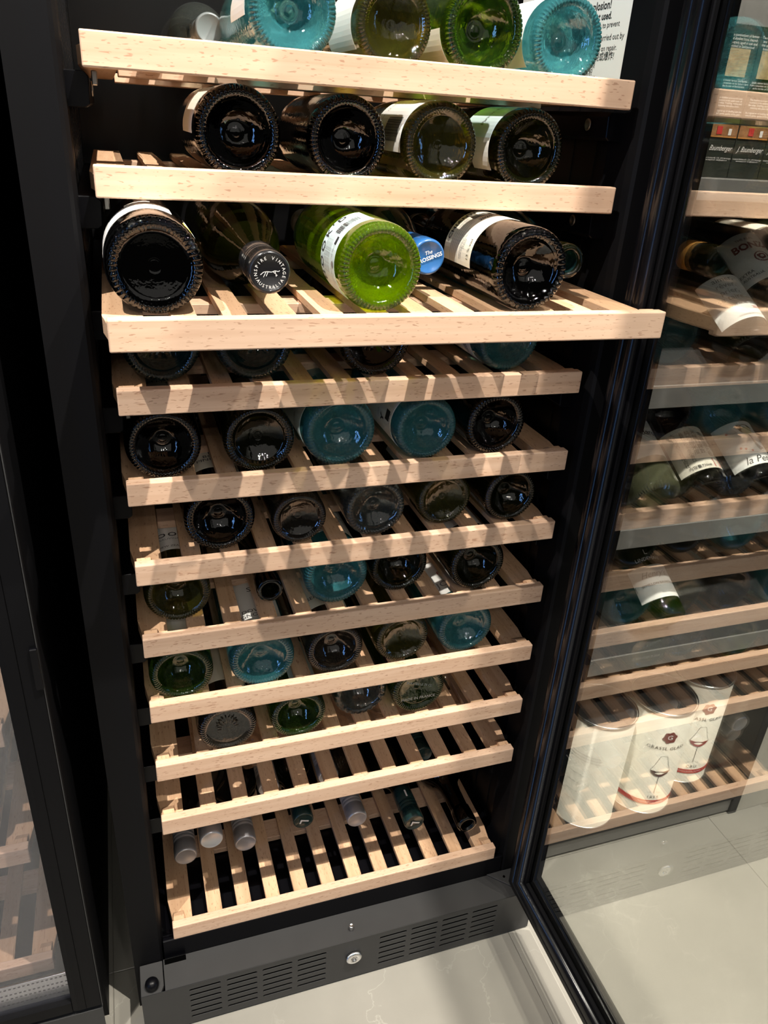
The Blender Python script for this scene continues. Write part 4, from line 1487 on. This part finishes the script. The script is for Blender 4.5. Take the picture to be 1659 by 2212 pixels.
# presentation boxes on the top shelf
_bx = {}
for k in range(6):
    x0 = 0.3560 + k * 0.0437 - 0.0
    t_ = k % 2
    lbs = ['black presentation box nearest the door frame, display rack top shelf', 'black presentation box second from the door frame, display rack top shelf',
           'black presentation box third from the door frame, display rack top shelf', 'black presentation box fourth from the door frame, display rack top shelf',
           'black presentation box fifth from the door frame, display rack top shelf', 'black presentation box sixth from the door frame, display rack top shelf']
    root = empty('presentation_box', (x0, UY + 0.024, 1.1132), lbs[k], 'box', 'black presentation boxes on the rack')

    def part(name, lo, hi, m, bevel=0.0):
        return box(name, lo, hi, m, root, bevel)
    part('carton', (0.0003, 0, 0), (0.0432, 0.0430, 0.1370), 'box_black', 0.0004)
    part('lid', (0.0001, -0.0002, 0.1373), (0.0434, 0.0432, 0.1480), 'box_black', 0.0004)

    def ft(body, size, u, v, m='ink_white', **kw):
        vs, fs = text_mesh(body, size, **kw)
        me = map_mesh(vs, fs, lambda a, b2: (u + a, -0.0006, v + b2), 'printed_text')
        link('printed_text', me, m, root)
    part('picture', (0.006, -0.0008, 0.100), (0.034, -0.0003, 0.1262), 'photo_tan')
    part('picture_strip', (0.001, -0.0008, 0.0420), (0.0425, -0.0003, 0.0540), 'photo_brown')
    part('strip_figure', (0.014, -0.0012, 0.0440), (0.021, -0.0009, 0.0520), 'ink_red')
    part('strip_figure', (0.030, -0.0012, 0.0435), (0.034, -0.0009, 0.0500), 'ink_white')
    part('strip_edge', (0.001, -0.0010, 0.0410), (0.0425, -0.0004, 0.0420), 'wax_orange')
    ft('Two generations of farmer\nand distiller have shaped\nthis spirit, aged in oak and\nbottled in Switzerland', 0.0036, 0.022, 0.1350 - 0.002)
    ft('Jakob, master farmer and distiller\nfrom a mountain on his father\'s farm\nat the border of Switzerland', 0.0028, 0.021, 0.0935)
    ft('The distillery is in use for over\na century in the small town of\nthe valley. Distilling, storing and\nmaturing take place there\n\nAs a typical act of distilling was the\nowner\'s pride, quality of the grain', 0.0027, 0.022, 0.0720)
    ft('J. Baumberger', 0.0078, 0.022, 0.0300, shear=0.5, squeeze=0.8)
    ft('Langatun Distillery AG - CH - 4912 Aarwangen\nwww.langatun.ch - info@langatun.ch', 0.0021, 0.0215, 0.0190)

# three round gift tubes on the floor of the rack


def tube(label, x, y, plainback, name_text):
    R, H = 0.0565, 0.236
    root = empty('gift_tube', (x, y, 0.0502), label, 'gift tube', 'round glassware gift tubes')
    me = lathe_mesh([(0, 0.0), (R, 0.0), (R, 0.003), (R - 0.0004, 0.0034), (R - 0.0004, H - 0.004), (R - 0.006, H - 0.004), (0, H - 0.004)], 64, 'tube_wall')
    me.transform(Matrix.Rotation(PI / 2, 4, 'X'))
    t1 = link('tube_wall', me, 'tube_paper', root)
    me = lathe_mesh([(R - 0.0002, 0.0), (R + 0.0010, 0.0), (R + 0.0014, 0.002), (R + 0.0008, 0.0036), (R - 0.0002, 0.0036)], 64, 'tin_rim')
    me.transform(Matrix.Rotation(PI / 2, 4, 'X'))
    link('tin_rim', me, 'tin', root)
    rim = link('tin_rim', me.copy(), None, root, (0, 0, H - 0.0040))
    me = lathe_mesh([(0, 0), (R - 0.003, 0), (R - 0.002, 0.001), (R - 0.003, 0.002), (0, 0.002)], 64, 'lid_top')
    me.transform(Matrix.Rotation(PI / 2, 4, 'X'))
    link('tube_lid', me, 'tube_lid', root, (0, 0, H - 0.0036))
    a0 = -PI / 2 - 0.62 + 0.0

    def tmap(u0, v0, rot=0.0, lift=0.0004):
        def fn(u, v):
            a = a0 + (u + u0) / R + 0.35
            return ((R + lift) * math.cos(a), (R + lift) * math.sin(a), v + v0)
        return fn

    def tt(body, size, u, v, m, **kw):
        vs, fs = text_mesh(body, size, **kw)
        link('printed_text', map_mesh(vs, fs, tmap(u, v), 'printed_text'), m, t1)

    def ts(name, pts, m, lift=0.0004):
        link(name, map_mesh(pts, [tuple(range(len(pts)))], tmap(0, 0, lift=lift), name), m, t1)
    if plainback:
        a0 = -PI / 2 - 0.9
        for k in range(3):
            tt('Handmade crystal glass.  Swiss design.', 0.0035, -0.018, 0.165 - k * 0.006, 'ink_grey')
        for k in range(4):
            tt('dishwasher safe', 0.0035, -0.03, 0.12 - k * 0.02, 'ink_grey')
        return root
    nseg = 40
    for i in range(1):
        pass
    band = []
    fsb = []
    for k in range(nseg + 1):
        u = -0.085 + 0.17 * k / nseg
        band += [(u, 0.026), (u, 0.036)]
    for k in range(nseg):
        fsb.append((2 * k, 2 * k + 2, 2 * k + 3, 2 * k + 1))
    link('red_band', map_mesh(band, fsb, tmap(0, 0), 'red_band'), 'ink_red', t1)
    ts('wax_seal', [(0.012 * (1 + 0.10 * math.sin(6 * 2 * PI * k / 48)) * math.cos(2 * PI * k / 48),
                     0.185 + 0.012 * (1 + 0.10 * math.sin(6 * 2 * PI * k / 48)) * math.sin(2 * PI * k / 48)) for k in range(48)], 'ink_dark_red')
    tt('G', 0.014, 0.0, 0.1850, 'ink_white', bold=0.0002)
    tt('GRASSL GLASS', 0.0095, 0.0, 0.1600, 'ink', spacing=1.15)
    # stemmed glass drawing
    bowl = [(-0.006, 0.142), (0.006, 0.142), (0.012, 0.122), (0.018, 0.1085), (0.014, 0.1010), (0.007, 0.0960), (0.001, 0.0940), (-0.001, 0.0940),
            (-0.007, 0.0960), (-0.014, 0.1010), (-0.018, 0.1085), (-0.012, 0.122)]
    ol = bowl + [bowl[0]]
    vs, fs = [], []
    for a, b2 in zip(ol[:-1], ol[1:]):
        d = Vector((b2[0] - a[0], b2[1] - a[1]))
        n_ = Vector((-d.y, d.x)).normalized() * 0.0003
        i0 = len(vs)
        vs += [(a[0] + n_.x, a[1] + n_.y), (b2[0] + n_.x, b2[1] + n_.y), (b2[0] - n_.x, b2[1] - n_.y), (a[0] - n_.x, a[1] - n_.y)]
        fs.append((i0, i0 + 1, i0 + 2, i0 + 3))
    link('drawn_glass', map_mesh(vs, fs, tmap(0, 0), 'drawn_glass'), 'ink_grey', t1)
    ts('drawn_wine', [(-0.018, 0.1085), (-0.014, 0.1010), (-0.007, 0.0960), (0.001, 0.0940), (0.007, 0.0960), (0.014, 0.1010), (0.018, 0.1085), (0.006, 0.1060),
                      (-0.006, 0.1060)], 'wine_dark' if name_text == '1855' else 'wine_red', 0.0006)
    ts('drawn_stem', [(-0.0005, 0.055), (0.0005, 0.055), (0.0005, 0.094), (-0.0005, 0.094)], 'ink_grey', 0.0006)
    ts('drawn_stem', [(-0.012, 0.0545), (0.012, 0.0545), (0.012, 0.0550), (-0.012, 0.0550)], 'ink_grey', 0.0006)
    tt(name_text, 0.0085, 0.0, 0.044, 'ink', spacing=1.4)
    tt('VIGNERON SERIES', 0.0050, 0.0, 0.0310, 'ink_white', spacing=1.2)
    for o_ in list(t1.children):
        pass
    return root


tube('cream gift tube turned to its plain back, nearest the door frame', 0.4870, 0.1180, True, '')
tube('cream gift tube with red band reading 1855, middle of the three', 0.6100, 0.1180, False, '1855')
tube('cream gift tube with red wine picture reading CRU, rearmost at the right', 0.7290, 0.1620, False, 'CRU')
